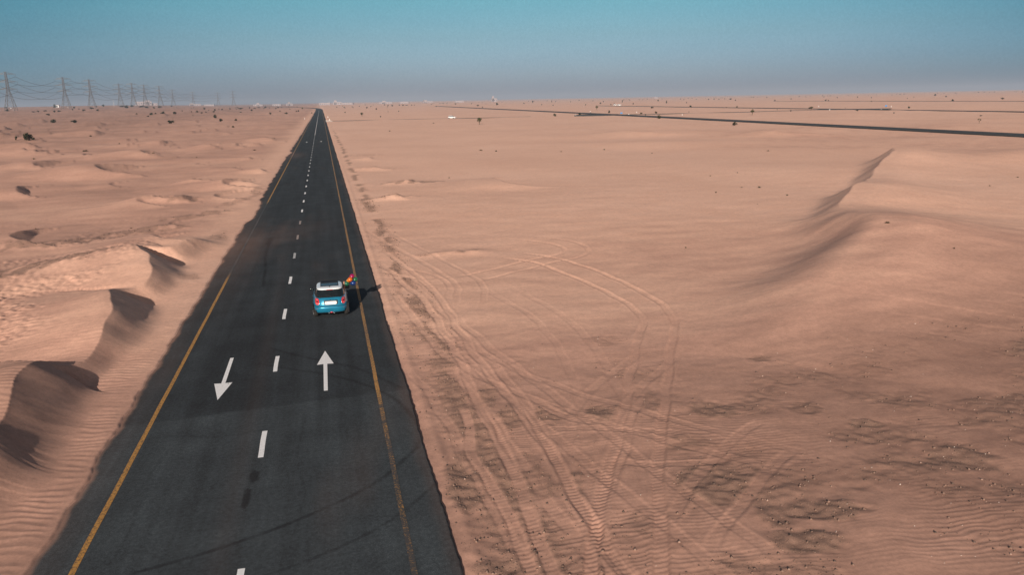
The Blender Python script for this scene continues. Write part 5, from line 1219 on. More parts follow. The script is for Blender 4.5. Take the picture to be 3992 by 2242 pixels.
        v, f = oval_patch(0, 0, .1, .1, lambda x, z: 0); 
        for yy in (.56, 3.06): wheel(root, s * .735, yy, .300, .19, s)
        for yy in (.56, 3.06):
            arch = MB(); arch.tube([(s * (.835 + .02 * math.sin(PI * k / 12)), yy + .345 * math.cos(PI * k / 12), .30 + .345 * math.sin(PI * k / 12)) for k in range(13)], .026, 6)
            arch.obj('wheel_arch', M['black'], body, True)
    return root
car = build_car()

def skin_mesh(name, nodes, edges, mats, sub=1):
    """one continuous body grown over a skeleton with the Skin modifier, then frozen to a mesh"""
    me = bpy.data.meshes.new(name); me.from_pydata([n[:3] for n in nodes], edges, [])
    o = bpy.data.objects.new(name, me); COL.objects.link(o)
    sk = o.modifiers.new('skin', 'SKIN'); sk.use_smooth_shade = True
    for i, n in enumerate(nodes):
        d = me.skin_vertices[0].data[i]; d.radius = (n[3], n[3] if len(n) < 5 else n[4]); d.use_root = (i == 0)
    s = o.modifiers.new('sub', 'SUBSURF'); s.levels = sub; s.render_levels = sub
    dg = bpy.context.evaluated_depsgraph_get(); out = bpy.data.meshes.new_from_object(o.evaluated_get(dg))
    bpy.data.objects.remove(o); out.name = name
    out.materials.clear()
    for m in mats: out.materials.append(m)
    return out

# the passenger: sits in the right front seat, right arm raised out of the window with the strings in the hand
HAND = Vector((.735, 1.86, 1.335))
def build_person():
    root = empty('person', (2.26, 38.76, -.022)); tag(root, 'passenger holding balloon strings with a bare arm raised out of the right window', 'person')
    n = []; e = []
    def nd(x, y, z, r, p=None, r2=None):
        n.append((x, y, z, r, r2 or r)); i = len(n) - 1
        if p is not None: e.append((p, i))
        return i
    pel = nd(.34, 1.52, .50, .13, None, .11); wai = nd(.34, 1.50, .66, .115, pel, .095); che = nd(.35, 1.53, .86, .135, wai, .10); nk0 = nd(.36, 1.55, .99, .055, che); nk = nd(.365, 1.57, 1.05, .048, nk0)
    hd0 = nd(.37, 1.60, 1.12, .070, nk, .078); hd = nd(.37, 1.60, 1.19, .072, hd0, .085); nd(.37, 1.60, 1.245, .05, hd, .06)
    nd(.37, 1.682, 1.16, .014, hd0)                                                # nose
    sR = nd(.53, 1.57, .955, .058, che); eR = nd(.735, 1.72, 1.02, .043, sR); fR = nd(.74, 1.79, 1.14, .040, eR); wR = nd(.737, 1.845, 1.262, .027, fR)
    pm = nd(HAND.x, HAND.y, HAND.z - .02, .036, wR, .022)
    for k in range(4):                                                             # fingers curl round the strings
        a = nd(HAND.x - .03 + .02 * k, HAND.y + .020, HAND.z + .030 + .004 * (k % 3), .010, pm); b = nd(HAND.x - .03 + .02 * k, HAND.y - .008, HAND.z + .050 + .004 * (k % 3), .009, a); nd(HAND.x - .028 + .019 * k, HAND.y - .030, HAND.z + .030, .008, b)
    t = nd(HAND.x - .045, HAND.y - .012, HAND.z - .012, .011, pm); nd(HAND.x - .035, HAND.y - .034, HAND.z + .016, .009, t)
    sL = nd(.18, 1.57, .945, .058, che); eL = nd(.12, 1.66, .70, .045, sL); wL = nd(.24, 1.86, .62, .028, eL); pL = nd(.27, 1.92, .62, .034, wL, .02)
    for k in range(4): a = nd(.25 + .018 * k, 1.975, .625, .009, pL); nd(.25 + .019 * k, 2.01, .612, .008, a)
    for s in (-1, 1):
        h = nd(.34 + s * .09, 1.56, .47, .085, pel); kn = nd(.34 + s * .11, 1.98, .54, .065, h); an = nd(.34 + s * .11, 2.28, .30, .042, kn); nd(.34 + s * .11, 2.42, .27, .036, an)
    me = skin_mesh('body', n, e, [M['skin']], 1)
    link('body', me, root)
    tn = [(.34, 1.52, .52, .15, .13), (.34, 1.50, .66, .13, .11), (.35, 1.53, .85, .15, .115), (.36, 1.55, .97, .08, .07), (.52, 1.57, .955, .072, .07), (.60, 1.62, .972, .06, .06), (.19, 1.57, .945, .072, .07), (.15, 1.61, .84, .06, .06)]
    link('shirt', skin_mesh('shirt', tn, [(0, 1), (1, 2), (2, 3), (2, 4), (4, 5), (2, 6), (6, 7)], [M['shirt']], 1), root)
    hn = [(.37, 1.575, 1.235, .070, .082), (.37, 1.53, 1.19, .070, .05), (.37, 1.51, 1.10, .062, .04), (.37, 1.50, 1.00, .05, .03)]
    link('hair', skin_mesh('hair', hn, [(0, 1), (1, 2), (2, 3)], [M['hair']], 1), root)
    return root
build_person()

def balloon(loc, r, col, nm, label, stretch=1.16, tilt=(0, 0)):
    loc = Vector(loc); m, nt, b = new_mat('balloon_' + nm)
    co = obj_co(nt); f = noise_n(nt, 4, 2, .5, co)
    nt.links.new(rgb_ramp(nt, f, [(.3, tuple(c * .85 for c in col)), (.7, col)]), b.inputs['Base Color'])
    b.inputs['Roughness'].default_value = .28; b.inputs['Subsurface Weight'].default_value = .0; b.inputs['Coat Weight'].default_value = .3
    prof = [(-1.22, .05), (-1.17, .10), (-1.12, .05), (-1.06, .10), (-.95, .34), (-.75, .62), (-.45, .87), (-.1, .99), (.2, 1.0), (.5, .88), (.75, .66), (.92, .38), (1.0, .10)]
    mb = MB().disc_stack([(p * r * stretch, q * r) for p, q in prof], 'z', 24)
    me = mb.data('balloon', m, True); o = link('balloon', me, None, loc); tag(o, label, 'balloon', 'balloons held out of the car window')
    d = (loc - (Vector((2.26, 38.76, -.022)) + HAND)).normalized()
    q = Vector((0, 0, 1)).rotation_difference((d + Vector((tilt[0], tilt[1], .3))).normalized()); o.rotation_euler = q.to_euler()
    bpy.context.view_layer.update()
    inv = o.matrix_basis.inverted(); a = Vector((0, 0, -1.2 * r * stretch)); e = inv @ (Vector((2.26, 38.76, -.022)) + HAND + Vector((0, -.01, .03)))
    pts = [a + (e - a) * t + Vector((0, 0, -.02 * math.sin(PI * t))) for t in [k / 6 for k in range(7)]]
    MB().tube(pts, .0025, 4).obj('string', M['plate'], o)
    return o
balloon((3.43, 41.15, 1.49), .125, (.30, .004, .075), 'pink', 'crimson pink balloon, the topmost of the bunch')
balloon((3.31, 40.86, 1.385), .125, (.62, .125, .008), 'orange', 'bright orange balloon in the middle of the bunch')
balloon((3.58, 41.05, 1.335), .125, (.012, .12, .055), 'green', 'dark green balloon farthest from the car, beside the orange one')
balloon((3.125, 40.66, 1.225), .118, (.012, .12, .06), 'green', 'dark green balloon lowest of the bunch, next to the car mirror')
balloon((3.46, 40.82, 1.20), .125, (.006, .035, .17), 'blue', 'dark blue balloon at the bottom of the bunch', 1.2, (.6, 0))
balloon((3.25, 41.10, 1.27), .118, (.78, .36, .03), 'yellow', 'yellow balloon half hidden behind the orange one')

SUV_BODY = [(.28, .78, .10, 4.60, 4), (.42, .90, .02, 4.76, 4), (.60, .93, .00, 4.80, 4), (.80, .93, .03, 4.78, 4), (.98, .92, .06, 4.68, 4), (1.06, .89, .09, 4.30, 4), (1.13, .86, .12, 3.75, 4), (1.16, .82, .16, 3.62, 4)]
SUV_CAB = [(1.14, .83, .14, 3.60, 4.4), (1.35, .79, .22, 3.20, 4.6), (1.58, .74, .34, 2.86, 5)]
SUV_ROOF = [(1.57, .755, .30, 2.88, 5), (1.64, .75, .32, 2.84, 5), (1.70, .68, .44, 2.72, 5), (1.72, .5, .7, 2.5, 4)]
def build_suv(name, loc, rz, label, cat, group=None, detail=True):
    root = empty(name, loc, rz); tag(root, label, cat, group)
    v, f = stack(SUV_BODY, N_=32); b = mk('body', v, f, M['suv_white'], root)
    v, f = stack(SUV_CAB, N_=32); c = mk('window_frame', v, f, M['suv_white'], root)
    v, f = stack(SUV_ROOF, N_=32); mk('roof', v, f, M['suv_white'], root)
    v, f = pane(SUV_CAB, 1.17, 1.55, .5 * PI - .8, .5 * PI + .8, .012); mk('windscreen', v, f, M['glass'], c)
    v, f = pane(SUV_CAB, 1.17, 1.55, 1.5 * PI - .8, 1.5 * PI + .8, .012); mk('rear_window', v, f, M['glass'], c)
    for a in (0, PI):
        v, f = pane(SUV_CAB, 1.17, 1.55, a - .95, a + .95, .012, 4, 24); mk('side_window', v, f, M['glass'], c)
    for s in (-1, 1):
        for y in (.95, 3.85): wheel(root, s * .80, y, .39, .26, s)
        MB().box((s * .68, 4.72, .86), (.32, .10, .16), 0, .03).obj('headlight', M['chrome'], root)
        MB().box((s * .74, .06, .95), (.20, .08, .30), 0, .03).obj('tail_light', M['red'], root)
        MB().box((s * 1.0, 3.05, 1.22), (.22, .12, .16), 0, .04).obj('wing_mirror', M['suv_white'], root)
    return root
x, y = SUV_POS; build_suv('parked_car', (x, y, tz(x, y)), R(-130), 'white four wheel drive car standing alone on the open sand', 'car')
for i, ((x, y), rz, lab) in enumerate(zip(VAN_POS, (-88, -95, -92), ('left of the white cars lined up on the second far road', 'right of the white cars lined up on the second far road'))):
    build_suv('parked_car', (x, y, tz(x, y) + .42), R(rz), lab, 'car', 'distant white cars on the far road')

# ---------------------------------------------------------------- pylons and cables
ARMS = [(34.0, 13.5), (45.5, 15.5), (57.5, 14.0)]
def make_pylon():
    root = empty('power_pylon', (0, 0, 0)); H = 62.0
    hw = lambda z: 7.6 + (1.9 - 7.6) * min(z / 33., 1) if z < 33 else 1.9 + (1.0 - 1.9) * (z - 33) / (H - 33)
    for sx, sy in ((-1, -1), (1, -1), (1, 1), (-1, 1)):
        m = MB(); zs = [0, 11, 22, 33, 45, H]
        for a, b in zip(zs[:-1], zs[1:]): m.bar((sx * hw(a), sy * hw(a), a), (sx * hw(b), sy * hw(b), b), .36 - .003 * a, .36 - .003 * b, 4)
        m.obj('leg', M['steel'], root)
    m = MB(); zs = [0, 9, 17, 24, 29, 33, 37, 41, 45, 49, 53, 57, 61]
    for a, b in zip(zs[:-1], zs[1:]):
        ha, hb = hw(a), hw(b)
        for (p, q) in (((-1, -1), (1, -1)), ((1, -1), (1, 1)), ((1, 1), (-1, 1)), ((-1, 1), (-1, -1))):
            m.bar((p[0] * ha, p[1] * ha, a), (q[0] * hb, q[1] * hb, b), .17, n=3); m.bar((q[0] * ha, q[1] * ha, a), (p[0] * hb, p[1] * hb, b), .17, n=3)
            m.bar((p[0] * hb, p[1] * hb, b), (q[0] * hb, q[1] * hb, b), .15, n=3)
    m.obj('bracing', M['steel'], root)
    for z, L in ARMS:
        m = MB(); h = hw(z)
        for s in (-1, 1):
            for sy in (-1, 1):
                m.bar((s * h, sy * h, z), (s * L, 0, z + .6), .22, .16, 3); m.bar((s * h, sy * h, z + 3.2), (s * L, 0, z + .6), .20, .15, 3)
                n = 5
                for k in range(1, n):
                    t = k / n; t2 = (k + .5) / n
                    P = lambda u, up: (s * (h + (L - h) * u), sy * h * (1 - u), z + .6 * u + (3.2 * (1 - u) if up else 0))
                    m.bar(P(t, 0), P(t, 1), .12, n=3); m.bar(P(t, 1), P(min(t2 + .1, 1), 0), .11, n=3)
        m.obj('cross_arm', M['steel'], root)
        for s in (-1, 1):
            MB().bar((s * L, 0, z + .5), (s * L, 0, z - 4.0), .20, n=5).obj('insulator', M['cable'], root)
    return root
pyl = make_pylon()
PYL_LABELS = ['tall lattice pylon cut by the left edge of the photo', 'tall lattice pylon beside the dark bush and the white hut', 'third lattice pylon from the left', 'fourth lattice pylon from the left, right of the white lamp pole', 'fifth lattice pylon, standing close behind the fourth', 'sixth lattice pylon from the left, faint and narrow',
              'lattice pylon in front of the pale walls on the horizon', 'small faint lattice pylon right of the pale horizon walls', 'tiny hazy lattice pylon, left of the last two', 'tiny hazy lattice pylon, second to last toward the road', 'hazy lattice pylon standing alone nearest the road', 'lattice pylon outside the left edge']
for i, (x, y) in enumerate(PYLONS):
    o = pyl if i == 0 else copy_tree(pyl)
    o.location = (x, y, tz(x, y) - .3); tag(o, PYL_LABELS[i], 'pylon', 'lattice pylons of the power line')
def cables(order, tagname):
    for (z, L) in ARMS:
        for s in (-1, 1):
            m = MB()
            for a, b in zip(order[:-1], order[1:]):
                (xa, ya), (xb, yb) = PYLONS[a], PYLONS[b]; A = Vector((xa + s * L, ya, tz(xa, ya) + z - 4)); B = Vector((xb + s * L, yb, tz(xb, yb) + z - 4))
                sag = min(13, .00011 * (B - A).length ** 2); n = 14
                m.tube([A + (B - A) * (k / n) - Vector((0, 0, 4 * sag * (k / n) * (1 - k / n))) for k in range(n + 1)], .27, 3)
            lv = {ARMS[0][0]: 'lowest', ARMS[1][0]: 'middle', ARMS[2][0]: 'upper'}[z]
            o = m.obj('power_cable', M['cable']); tag(o, '%s power cable on the %s side of the %s pylons' % (lv, 'left' if s < 0 else 'right', tagname), 'cable', 'cables of the ' + tagname + ' pylons')
cables([11, 0, 1, 2, 4, 5, 6, 7, 9], 'long row of'); cables([3, 8], 'hazy far')

# ---------------------------------------------------------------- plants
def leaf_cloud(blobs, n, size, seed):
    rg = random.Random(seed); v = []; f = []
    tot = sum(b[3] * b[4] for b in blobs)
    for (bx, by, bz, rx, rz) in blobs:
        k = max(6, int(n * rx * rz / tot))
        for _ in range(k):
            th = rg.uniform(0, 2 * PI); c = rg.uniform(-.75, 1); rr = rg.uniform(.25, 1) ** .45; q = math.sqrt(max(0, 1 - c * c))
            p = Vector((bx + rx * rr * q * math.cos(th), by + rx * rr * q * math.sin(th), max(.02, bz + rz * rr * c)))
            s = size * rg.uniform(.6, 1.4); a = Vector((rg.uniform(-1, 1), rg.uniform(-1, 1), rg.uniform(-.6, 1))).normalized(); b = a.cross(Vector((rg.uniform(-1, 1), rg.uniform(-1, 1), rg.uniform(-1, 1)))).normalized()
            i = len(v); v += [p - a * s * .2, p + b * s * .45 + a * s * .3, p + a * s, p - b * s * .45 + a * s * .3]; f.append((i, i + 1, i + 2, i + 3))
    return v, f

def shrub_variant(seed, leaf, open_=False):
    """unit shrub: about 1 wide, 1 tall"""
    rg = random.Random(seed); blobs = []
    for k in range(rg.randint(6, 9)):
        a = rg.uniform(0, 2 * PI); d = rg.uniform(0, .30); r = rg.uniform(.13, .24)
        blobs.append((d * math.cos(a), d * math.sin(a), rg.uniform(.18, .85 - r) * (1 - d * .9), r, r * rg.uniform(1.0, 1.5)))
    v, f = leaf_cloud(blobs, 420 if not open_ else 200, .095, seed)
    fol = mesh_data('foliage', v, f, leaf, False)
    m = MB()
    for b in blobs: m.bar((b[0] * .15, b[1] * .15, -.05), (b[0], b[1], b[2]), .022, .008, 4)
    return fol, m.data('stems', M['bark'])

def tree_variant(seed, sparse=False):
    """unit tree: 1 tall"""
    rg = random.Random(seed); m = MB(); blobs = []; lean = rg.uniform(-.06, .06)
    base = Vector((0, 0, -.03)); fork = Vector((lean, 0, .26)); m.tube([base, Vector((lean * .4, .01, .12)), fork], [.050, .040, .034], 7)
    for k in range(6 if not sparse else 4):
        a = 2 * PI * k / 6 + rg.uniform(-.4, .4); d = rg.uniform(.12, .26); e = fork + Vector((d * math.cos(a), d * math.sin(a), rg.uniform(.22, .48)))
        mid = fork.lerp(e, .5) + Vector((0, 0, -.03)); m.tube([fork, mid, e], [.024, .017, .008], 5)
        r = rg.uniform(.12, .18) * (1 if not sparse else .62); blobs.append((e.x, e.y, e.z, r, r * 1.05))
        b2 = mid.lerp(e, .6) + Vector((rg.uniform(-.1, .1), rg.uniform(-.1, .1), .06)); blobs.append((b2.x, b2.y, b2.z, r * .8, r * .8))
    if not sparse: blobs.append((lean, 0, .72, .20, .24))
    v, f = leaf_cloud(blobs, 520 if not sparse else 150, .062, seed)
    return mesh_data('crown', v, f, M['leaf_tree'], False), m.data('trunk', M['bark'], True)

SHRUBS = [shrub_variant(100 + k, M['leaf']) for k in range(7)]
DRY = [shrub_variant(200 + k, M['leaf_dry'], True) for k in range(2)]
TREES = [tree_variant(300 + k) for k in range(4)]; SPARSE = [tree_variant(400, True)]
for i, (x, y, w, h, kind, label, group) in enumerate(PLANTS):
    rg = random.Random(1000 + i)
    if kind == 't': (a, b), nm, cat, pn = TREES[i % 4], 'desert_tree', 'tree', ('crown', 'trunk')
    elif kind == 's': (a, b), nm, cat, pn = SPARSE[0], 'desert_tree', 'tree', ('crown', 'trunk')
    elif kind == 'd': (a, b), nm, cat, pn = DRY[i % 2], 'dry_shrub', 'shrub', ('foliage', 'stems')
    else: (a, b), nm, cat, pn = SHRUBS[i % 7], 'desert_shrub', 'shrub', ('foliage', 'stems')
    w *= 1.15; h *= 1.12 if kind in 'ts' else 1.3
    if kind in 'ts': sx = max(w / .62, .35 * h); sz = h
    else: sx = w / .95; sz = h / .92
    root = empty(nm, (x, y, tz(x, y)), rg.uniform(0, 6.28)); root.scale = (sx, sx * rg.uniform(.85, 1.1), sz)
    tag(root, label, cat, group)
    link(pn[0], a, root); link(pn[1], b, root)

def tuft_variant(seed):
    rg = random.Random(seed); v = []; f = []
    for k in range(70):
        a = rg.uniform(0, 2 * PI); d = rg.uniform(0, .42); p = Vector((d * math.cos(a), d * math.sin(a) * .7, -.02)); t = p + Vector((rg.uniform(-.25, .25), rg.uniform(-.25, .25), rg.uniform(.4, 1.0) * (1 - d)))
        s = Vector((-math.sin(a), math.cos(a), 0)) * rg.uniform(.02, .05); i = len(v); v += [p - s, p + s, t]; f.append((i, i + 1, i + 2))
    return mesh_data('blades', v, f, M['leaf_dry'] if seed % 2 else M['leaf'], False)
TUFTS = [tuft_variant(500 + k) for k in range(4)]
for i, (x, y, w, h, label) in enumerate(TUFT_LIST):
    o = link('grass_tuft', TUFTS[i % 4], None, (x, y, tz(x, y))); o.scale = (w * 1.1, w * 1.1, max(h * 1.3, .12)); o.rotation_euler = (0, 0, i * 1.7)
    tag(o, label, 'grass tuft', 'low tufts scattered over the open sand')

# ---------------------------------------------------------------- stones and gravel
def stone_variant(seed):
    rg = random.Random(seed); bm = bmesh.new(); bmesh.ops.create_icosphere(bm, subdivisions=2, radius=1.0)
    sx, sy, sz = rg.uniform(.8, 1.2), rg.uniform(.7, 1.0), rg.uniform(.5, .8); cuts = [Vector((rg.uniform(-1, 1), rg.uniform(-1, 1), rg.uniform(-.6, 1))).normalized() for _ in range(7)]
    for v in bm.verts:
        for c in cuts:
            d = v.co.dot(c) - .72
            if d > 0: v.co -= c * d * .85
        v.co = Vector((v.co.x * sx, v.co.y * sy, v.co.z * sz))
    me = bpy.data.meshes.new('stone'); bm.to_mesh(me); bm.free(); return me
SV = {}
for pal in (0, 1):
    SV[pal] = []
    for k in range(5):
        me = stone_variant(600 + k + 10 * pal); me.materials.append(M['stone_pale'] if pal else M['stone']); SV[pal].append(me)
def fz(x, y): return float(terrain(np.array([float(x)]), np.array([float(y)]), True)[0][0])
for i, (x, y, r, pal, label, group) in enumerate(STONES):
    o = link('stone', SV[pal][i % 5], None, (x, y, fz(x, y) + r * .30)); o.scale = (r * .85, r * .85, r * .85); o.rotation_euler = (.2 * (i % 3), .15 * (i % 4), i * 1.3); tag(o, label, 'stone', group)

def build_gravel():
    n = 260000
    x = np.concatenate([RNG.uniform(5.0, 42, n), RNG.uniform(-32, -5, n // 3), RNG.uniform(5.0, 9.0, n // 3)]); y = np.concatenate([13 + 32 * RNG.random(n) ** 1.5, RNG.uniform(30, 125, n // 3), 13 + 75 * RNG.random(n // 3) ** 1.3])
    ok = np.abs(np.arctan2(x - CAM[0], y) - HEAD) < R(37); x, y = x[ok], y[ok]
    z, g, t, s = terrain(x, y)
    keep = RNG.random(len(x)) < np.clip((g - .08) * .28 + .010 * (x > 0), 0, 1) * (1 - .8 * s); x, y, z = x[keep], y[keep], z[keep]
    m = len(x); r = .0065 + .010 * RNG.random(m) + .036 * RNG.random(m) ** 9; r *= 1 + np.clip((np.hypot(x, y) - 25) / 60, 0, .8)
    base = np.array([(1, 0, 0), (0, 1, 0), (-1, 0, 0), (0, -1, 0), (0, 0, .8), (0, 0, -.6)], float)
    F0 = np.array([(0, 1, 4), (1, 2, 4), (2, 3, 4), (3, 0, 4), (1, 0, 5), (2, 1, 5), (3, 2, 5), (0, 3, 5)])
    a = RNG.uniform(0, 2 * PI, m); sc = RNG.uniform(.65, 1.25, (m, 6, 1)); V = base[None] * sc
    c, s_ = np.cos(a)[:, None], np.sin(a)[:, None]
    X = (V[..., 0] * c - V[..., 1] * s_) * r[:, None] + x[:, None]; Y = (V[..., 0] * s_ + V[..., 1] * c) * r[:, None] + y[:, None]; Zz = V[..., 2] * r[:, None] + (z + r * .25)[:, None]
    P = np.stack([X, Y, Zz], -1).reshape(-1, 3); F = (F0[None] + 6 * np.arange(m)[:, None, None]).reshape(-1, 3)
    me = bpy.data.meshes.new('gravel'); me.vertices.add(len(P)); me.vertices.foreach_set('co', P.astype(np.float32).ravel())
    me.loops.add(F.size); me.loops.foreach_set('vertex_index', F.astype(np.int32).ravel()); me.polygons.add(len(F)); me.polygons.foreach_set('loop_start', np.arange(0, F.size, 3, dtype=np.int32)); me.polygons.foreach_set('loop_total', np.full(len(F), 3, np.int32))
    me.materials.append(M['gravel']); me.update(calc_edges=True)
    tag(link('gravel', me), 'loose dark gravel strewn over the sand beside the road', kind='stuff'); print('gravel stones', m)
build_gravel()

# ---------------------------------------------------------------- posts, signs, hut, far buildings
def post(x, y, h, label, w=.35, dz=0):
    root = empty('marker_post', (x, y, tz(x, y) + dz)); tag(root, label, 'post', 'white posts and markers in the desert')
    MB().box((0, 0, h * .5 - .1), (w, w, h + .2), .4, .03).obj('shaft', M['white_post'], root)
    MB().box((0, 0, h + .04), (w * 1.15, w * 1.15, .08), .4, .02).obj('cap', M['white_post'], root)
for (x, y, h, w, label) in POSTS: post(x, y, h, label, w)
x, y, h = POLE
root = empty('lamp_pole', (x, y, tz(x, y))); tag(root, 'thin white lamp pole standing before the pylons', 'lamp pole')
MB().bar((0, 0, -.2), (0, 0, h), .30, .20, 10).obj('pole', M['white_post'], root, True)
MB().tube([(0, 0, h - .1), (.5, 0, h + .2), (1.4, 0, h + .3)], .12, 6).obj('arm', M['white_post'], root); MB().box((1.7, 0, h + .28), (.8, .35, .16), 0, .04).obj('lamp_head', M['white_post'], root)
for (x, y, w, h, label) in SIGNS:
    root = empty('road_sign', (x, y, tz(x, y) + .3), -HEAD); tag(root, label, 'sign', 'blue signs at the far junctions')
    MB().box((0, 0, h * .5 + .9), (w, .06, h), 0, .02).obj('board', M['sign_blue'], root)
    MB().bar((-w * .3, .06, -.6), (-w * .3, .06, h + .8), .05).obj('leg', M['steel'], root); MB().bar((w * .3, .06, -.6), (w * .3, .06, h + .8), .05).obj('leg', M['steel'], root)
x, y, w, h = HUT
root = empty('desert_hut', (x, y, tz(x, y)), -.3); tag(root, 'small white hut beside a dark bush under the second pylon', 'hut')
MB().box((0, 0, h * .4), (w, w * .7, h * .8), 0, .05).obj('wall', M['suv_white'], root)
MB().add([(-w * .55, -w * .42, h * .8), (w * .55, -w * .42, h * .8), (w * .55, w * .42, h * .8), (-w * .55, w * .42, h * .8), (-w * .5, 0, h), (w * .5, 0, h)], [(0, 1, 5, 4), (2, 3, 4, 5), (1, 2, 5), (3, 0, 4), (3, 2, 1, 0)]).obj('roof', M['wall'], root)
MB().box((w * .15, -w * .355, h * .3), (w * .18, .08, h * .6)).obj('door', M['dark_open'], root); MB().box((-w * .22, -w * .355, h * .45), (w * .2, .08, h * .22)).obj('window', M['dark_open'], root)
# low kerbs of the side turning on the right
for (x0, y0, L, label) in ((4.6, 452, 3.5, 'nearer white kerb of the side turning'), (4.6, 474, 3, 'farther white kerb of the side turning')):
    o = MB().box((x0 + L / 2, y0, .12), (L, .5, .3), .02, .06).obj('kerb_block', M['concrete']); tag(o, label, 'kerb', 'kerbs of the side turning')
for i, (x, y, w, d, h, label) in enumerate(BUILDINGS):
    rg = random.Random(i + 40); root = empty('distant_building', (x, y, tz(x, y) - .5), -math.atan2(x - CAM[0], y) + rg.uniform(-.3, .3)); tag(root, label, 'building', 'pale low buildings on the hazy horizon')
    parts = [(0, w, h)] + ([(w * rg.uniform(-.3, .3), w * .3, h * rg.uniform(1.3, 1.9))] if i % 2 == 0 else [])
    for (ox, ww, hh) in parts:
        MB().box((ox, 0, hh / 2), (ww, d, hh)).obj('wall', M['wall'], root)
        MB().box((ox, 0, hh + .35), (ww + .8, d + .8, .7)).obj('roof', M['roof'], root)
    m = MB(); n = max(3, int(w / 7))
    for k in range(n): m.box((-w / 2 + w * (k + .5) / n, -d / 2 - .04, h * .5), (w / n * .4, .12, h * .3))
    m.obj('window', M['dark_open'], root)

# ---------------------------------------------------------------- haze, sky, sun, camera
def haze():
    m = bpy.data.materials.new('desert_haze'); m.use_nodes = True; nt = m.node_tree; nt.nodes.clear()
    out = N(nt, 'ShaderNodeOutputMaterial'); v = N(nt, 'ShaderNodeVolumeScatter'); v.inputs['Color'].default_value = (*HAZE_COL, 1); v.inputs['Density'].default_value = HAZE_DENS; v.inputs['Anisotropy'].default_value = .0
    a = N(nt, 'ShaderNodeVolumeAbsorption'); a.inputs['Color'].default_value = (*HAZE_COL, 1); a.inputs['Density'].default_value = HAZE_DENS
    ad = N(nt, 'ShaderNodeAddShader'); nt.links.new(v.outputs[0], ad.inputs[0]); nt.links.new(a.outputs[0], ad.inputs[1]); nt.links.new(ad.outputs[0], out.inputs['Volume'])
    o = MB().box((0, 12000, 40), (34000, 40000, 120)).obj('haze', m); tag(o, kind='structure', label='thin blue grey dust haze over the desert')
    return o
HAZE_COL = (.44, .57, .73); HAZE_DENS = 1.5e-4
haze()

SUN_EL = R(19.2)
world = bpy.data.worlds.new('World'); scene.world = world; world.use_nodes = True
nt = world.node_tree; bg = nt.nodes['Background']
sky = N(nt, 'ShaderNodeTexSky'); sky.sky_type = 'NISHITA'; sky.sun_disc = False; sky.sun_elevation = SUN_EL; sky.sun_rotation = PI + SUN_AZ
sky.air_density = 1.0; sky.dust_density = 1.2; sky.ozone_density = 1.0
tc = N(nt, 'ShaderNodeTexCoord'); sep = N(nt, 'ShaderNodeSeparateXYZ'); nt.links.new(tc.outputs['Generated'], sep.inputs[0])
mr = N(nt, 'ShaderNodeMapRange'); nt.links.new(sep.outputs['Z'], mr.inputs[0]); mr.inputs[1].default_value = -.01; mr.inputs[2].default_value = .30
tint = rgb_ramp(nt, mr.outputs[0], [(0, (.55, .72, 1.28)), (.073, (.55, .72, 1.28)), (.155, (.49, .68, 1.12)), (.27, (.43, .65, .88)), (.40, (.35, .69, .80)), (.62, (.55, .68, .74)), (1, (.95, .79, .68))])
dp = N(nt, 'ShaderNodeVectorMath', operation='DOT_PRODUCT'); nt.links.new(tc.outputs['Generated'], dp.inputs[0]); dp.inputs[1].default_value = (math.sin(HEAD), math.cos(HEAD), 0)
m2 = N(nt, 'ShaderNodeMapRange'); nt.links.new(dp.outputs['Value'], m2.inputs[0]); m2.inputs[1].default_value = .5; m2.inputs[2].default_value = 1.0
side = rgb_ramp(nt, m2.outputs[0], [(0, (.75, .70, .66)), (.30, (.65, .68, .70)), (.66, (.42, .67, .76)), (.86, (.80, .88, .92)), (1, (1, 1, 1))])
tint = mixc(nt, 1.0, tint, side, 'MULTIPLY')
mp = N(nt, 'ShaderNodeMapping'); mp.inputs['Scale'].default_value = (3, 3, 26); nt.links.new(tc.outputs['Generated'], mp.inputs[0])
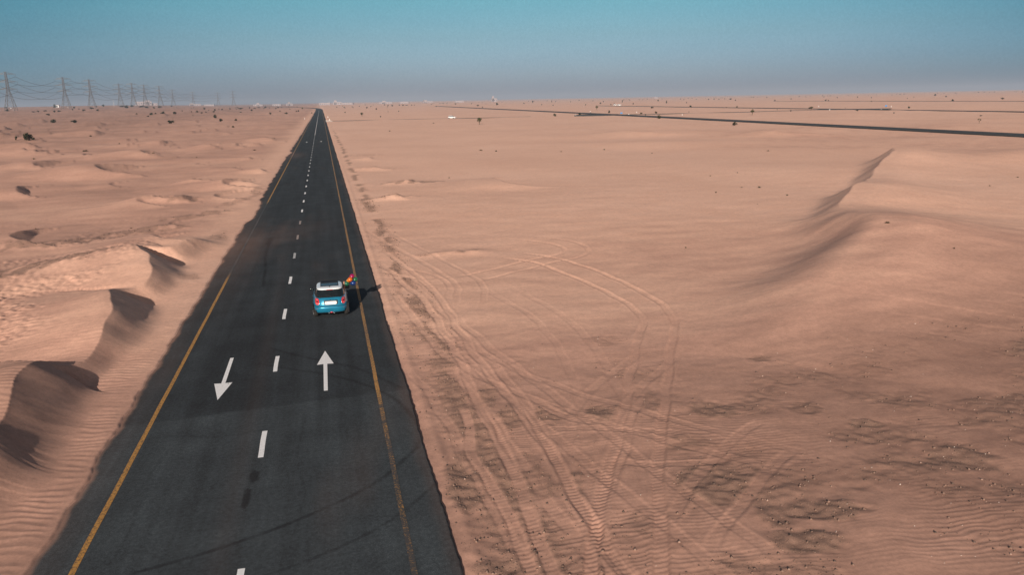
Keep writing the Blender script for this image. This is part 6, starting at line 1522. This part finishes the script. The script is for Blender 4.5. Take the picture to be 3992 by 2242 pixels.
veil = noise_n(nt, 1.0, 4, .6, mp.outputs[0]); sky_grain = noise_n(nt, 420, 2, .8, tc.outputs['Generated'])  # the second, fine noise imitates film grain in the sky colour
tint = mixc(nt, 1.0, tint, rgb_ramp(nt, veil, [(.3, (.965, .97, .98)), (.7, (1.04, 1.03, 1.02))]), 'MULTIPLY')
tint = mixc(nt, 1.0, tint, rgb_ramp(nt, sky_grain, [(.25, (.90, .92, .93)), (.75, (1.10, 1.08, 1.07))]), 'MULTIPLY')
col = mixc(nt, 1.0, sky.outputs[0], tint, 'MULTIPLY')
nt.links.new(col, bg.inputs['Color']); bg.inputs['Strength'].default_value = .10

sl = bpy.data.lights.new('sun', 'SUN'); sl.energy = 5.0; sl.angle = R(.53); sl.color = (1.0, .89, .78)
so = bpy.data.objects.new('sun', sl); COL.objects.link(so)
so.rotation_euler = Vector((math.sin(SUN_AZ) * math.cos(SUN_EL), math.cos(SUN_AZ) * math.cos(SUN_EL), -math.sin(SUN_EL))).to_track_quat('-Z', 'Y').to_euler()

cd = bpy.data.cameras.new('camera'); cd.sensor_width = 36; cd.lens = 2003 / 2576 * 36; cd.clip_start = .1; cd.clip_end = 80000
cam = bpy.data.objects.new('camera', cd); COL.objects.link(cam); cam.location = CAM
psi, th, roll = HEAD, R(13.353), R(1.079)
fw = Vector((math.sin(psi) * math.cos(th), math.cos(psi) * math.cos(th), -math.sin(th))); rt = Vector((math.cos(psi), -math.sin(psi), 0)); up = rt.cross(fw)
r2 = rt * math.cos(roll) - up * math.sin(roll); u2 = rt * math.sin(roll) + up * math.cos(roll)
cam.matrix_world = Matrix(((r2.x, u2.x, -fw.x, CAM[0]), (r2.y, u2.y, -fw.y, CAM[1]), (r2.z, u2.z, -fw.z, CAM[2]), (0, 0, 0, 1)))
scene.camera = cam

scene.view_settings.view_transform = 'Standard'; scene.view_settings.look = 'None'; scene.view_settings.exposure = 0; scene.view_settings.gamma = 1
scene.render.engine = 'CYCLES'
cy = scene.cycles; cy.use_denoising = True; cy.max_bounces = 6; cy.diffuse_bounces = 3; cy.glossy_bounces = 3; cy.volume_bounces = 1
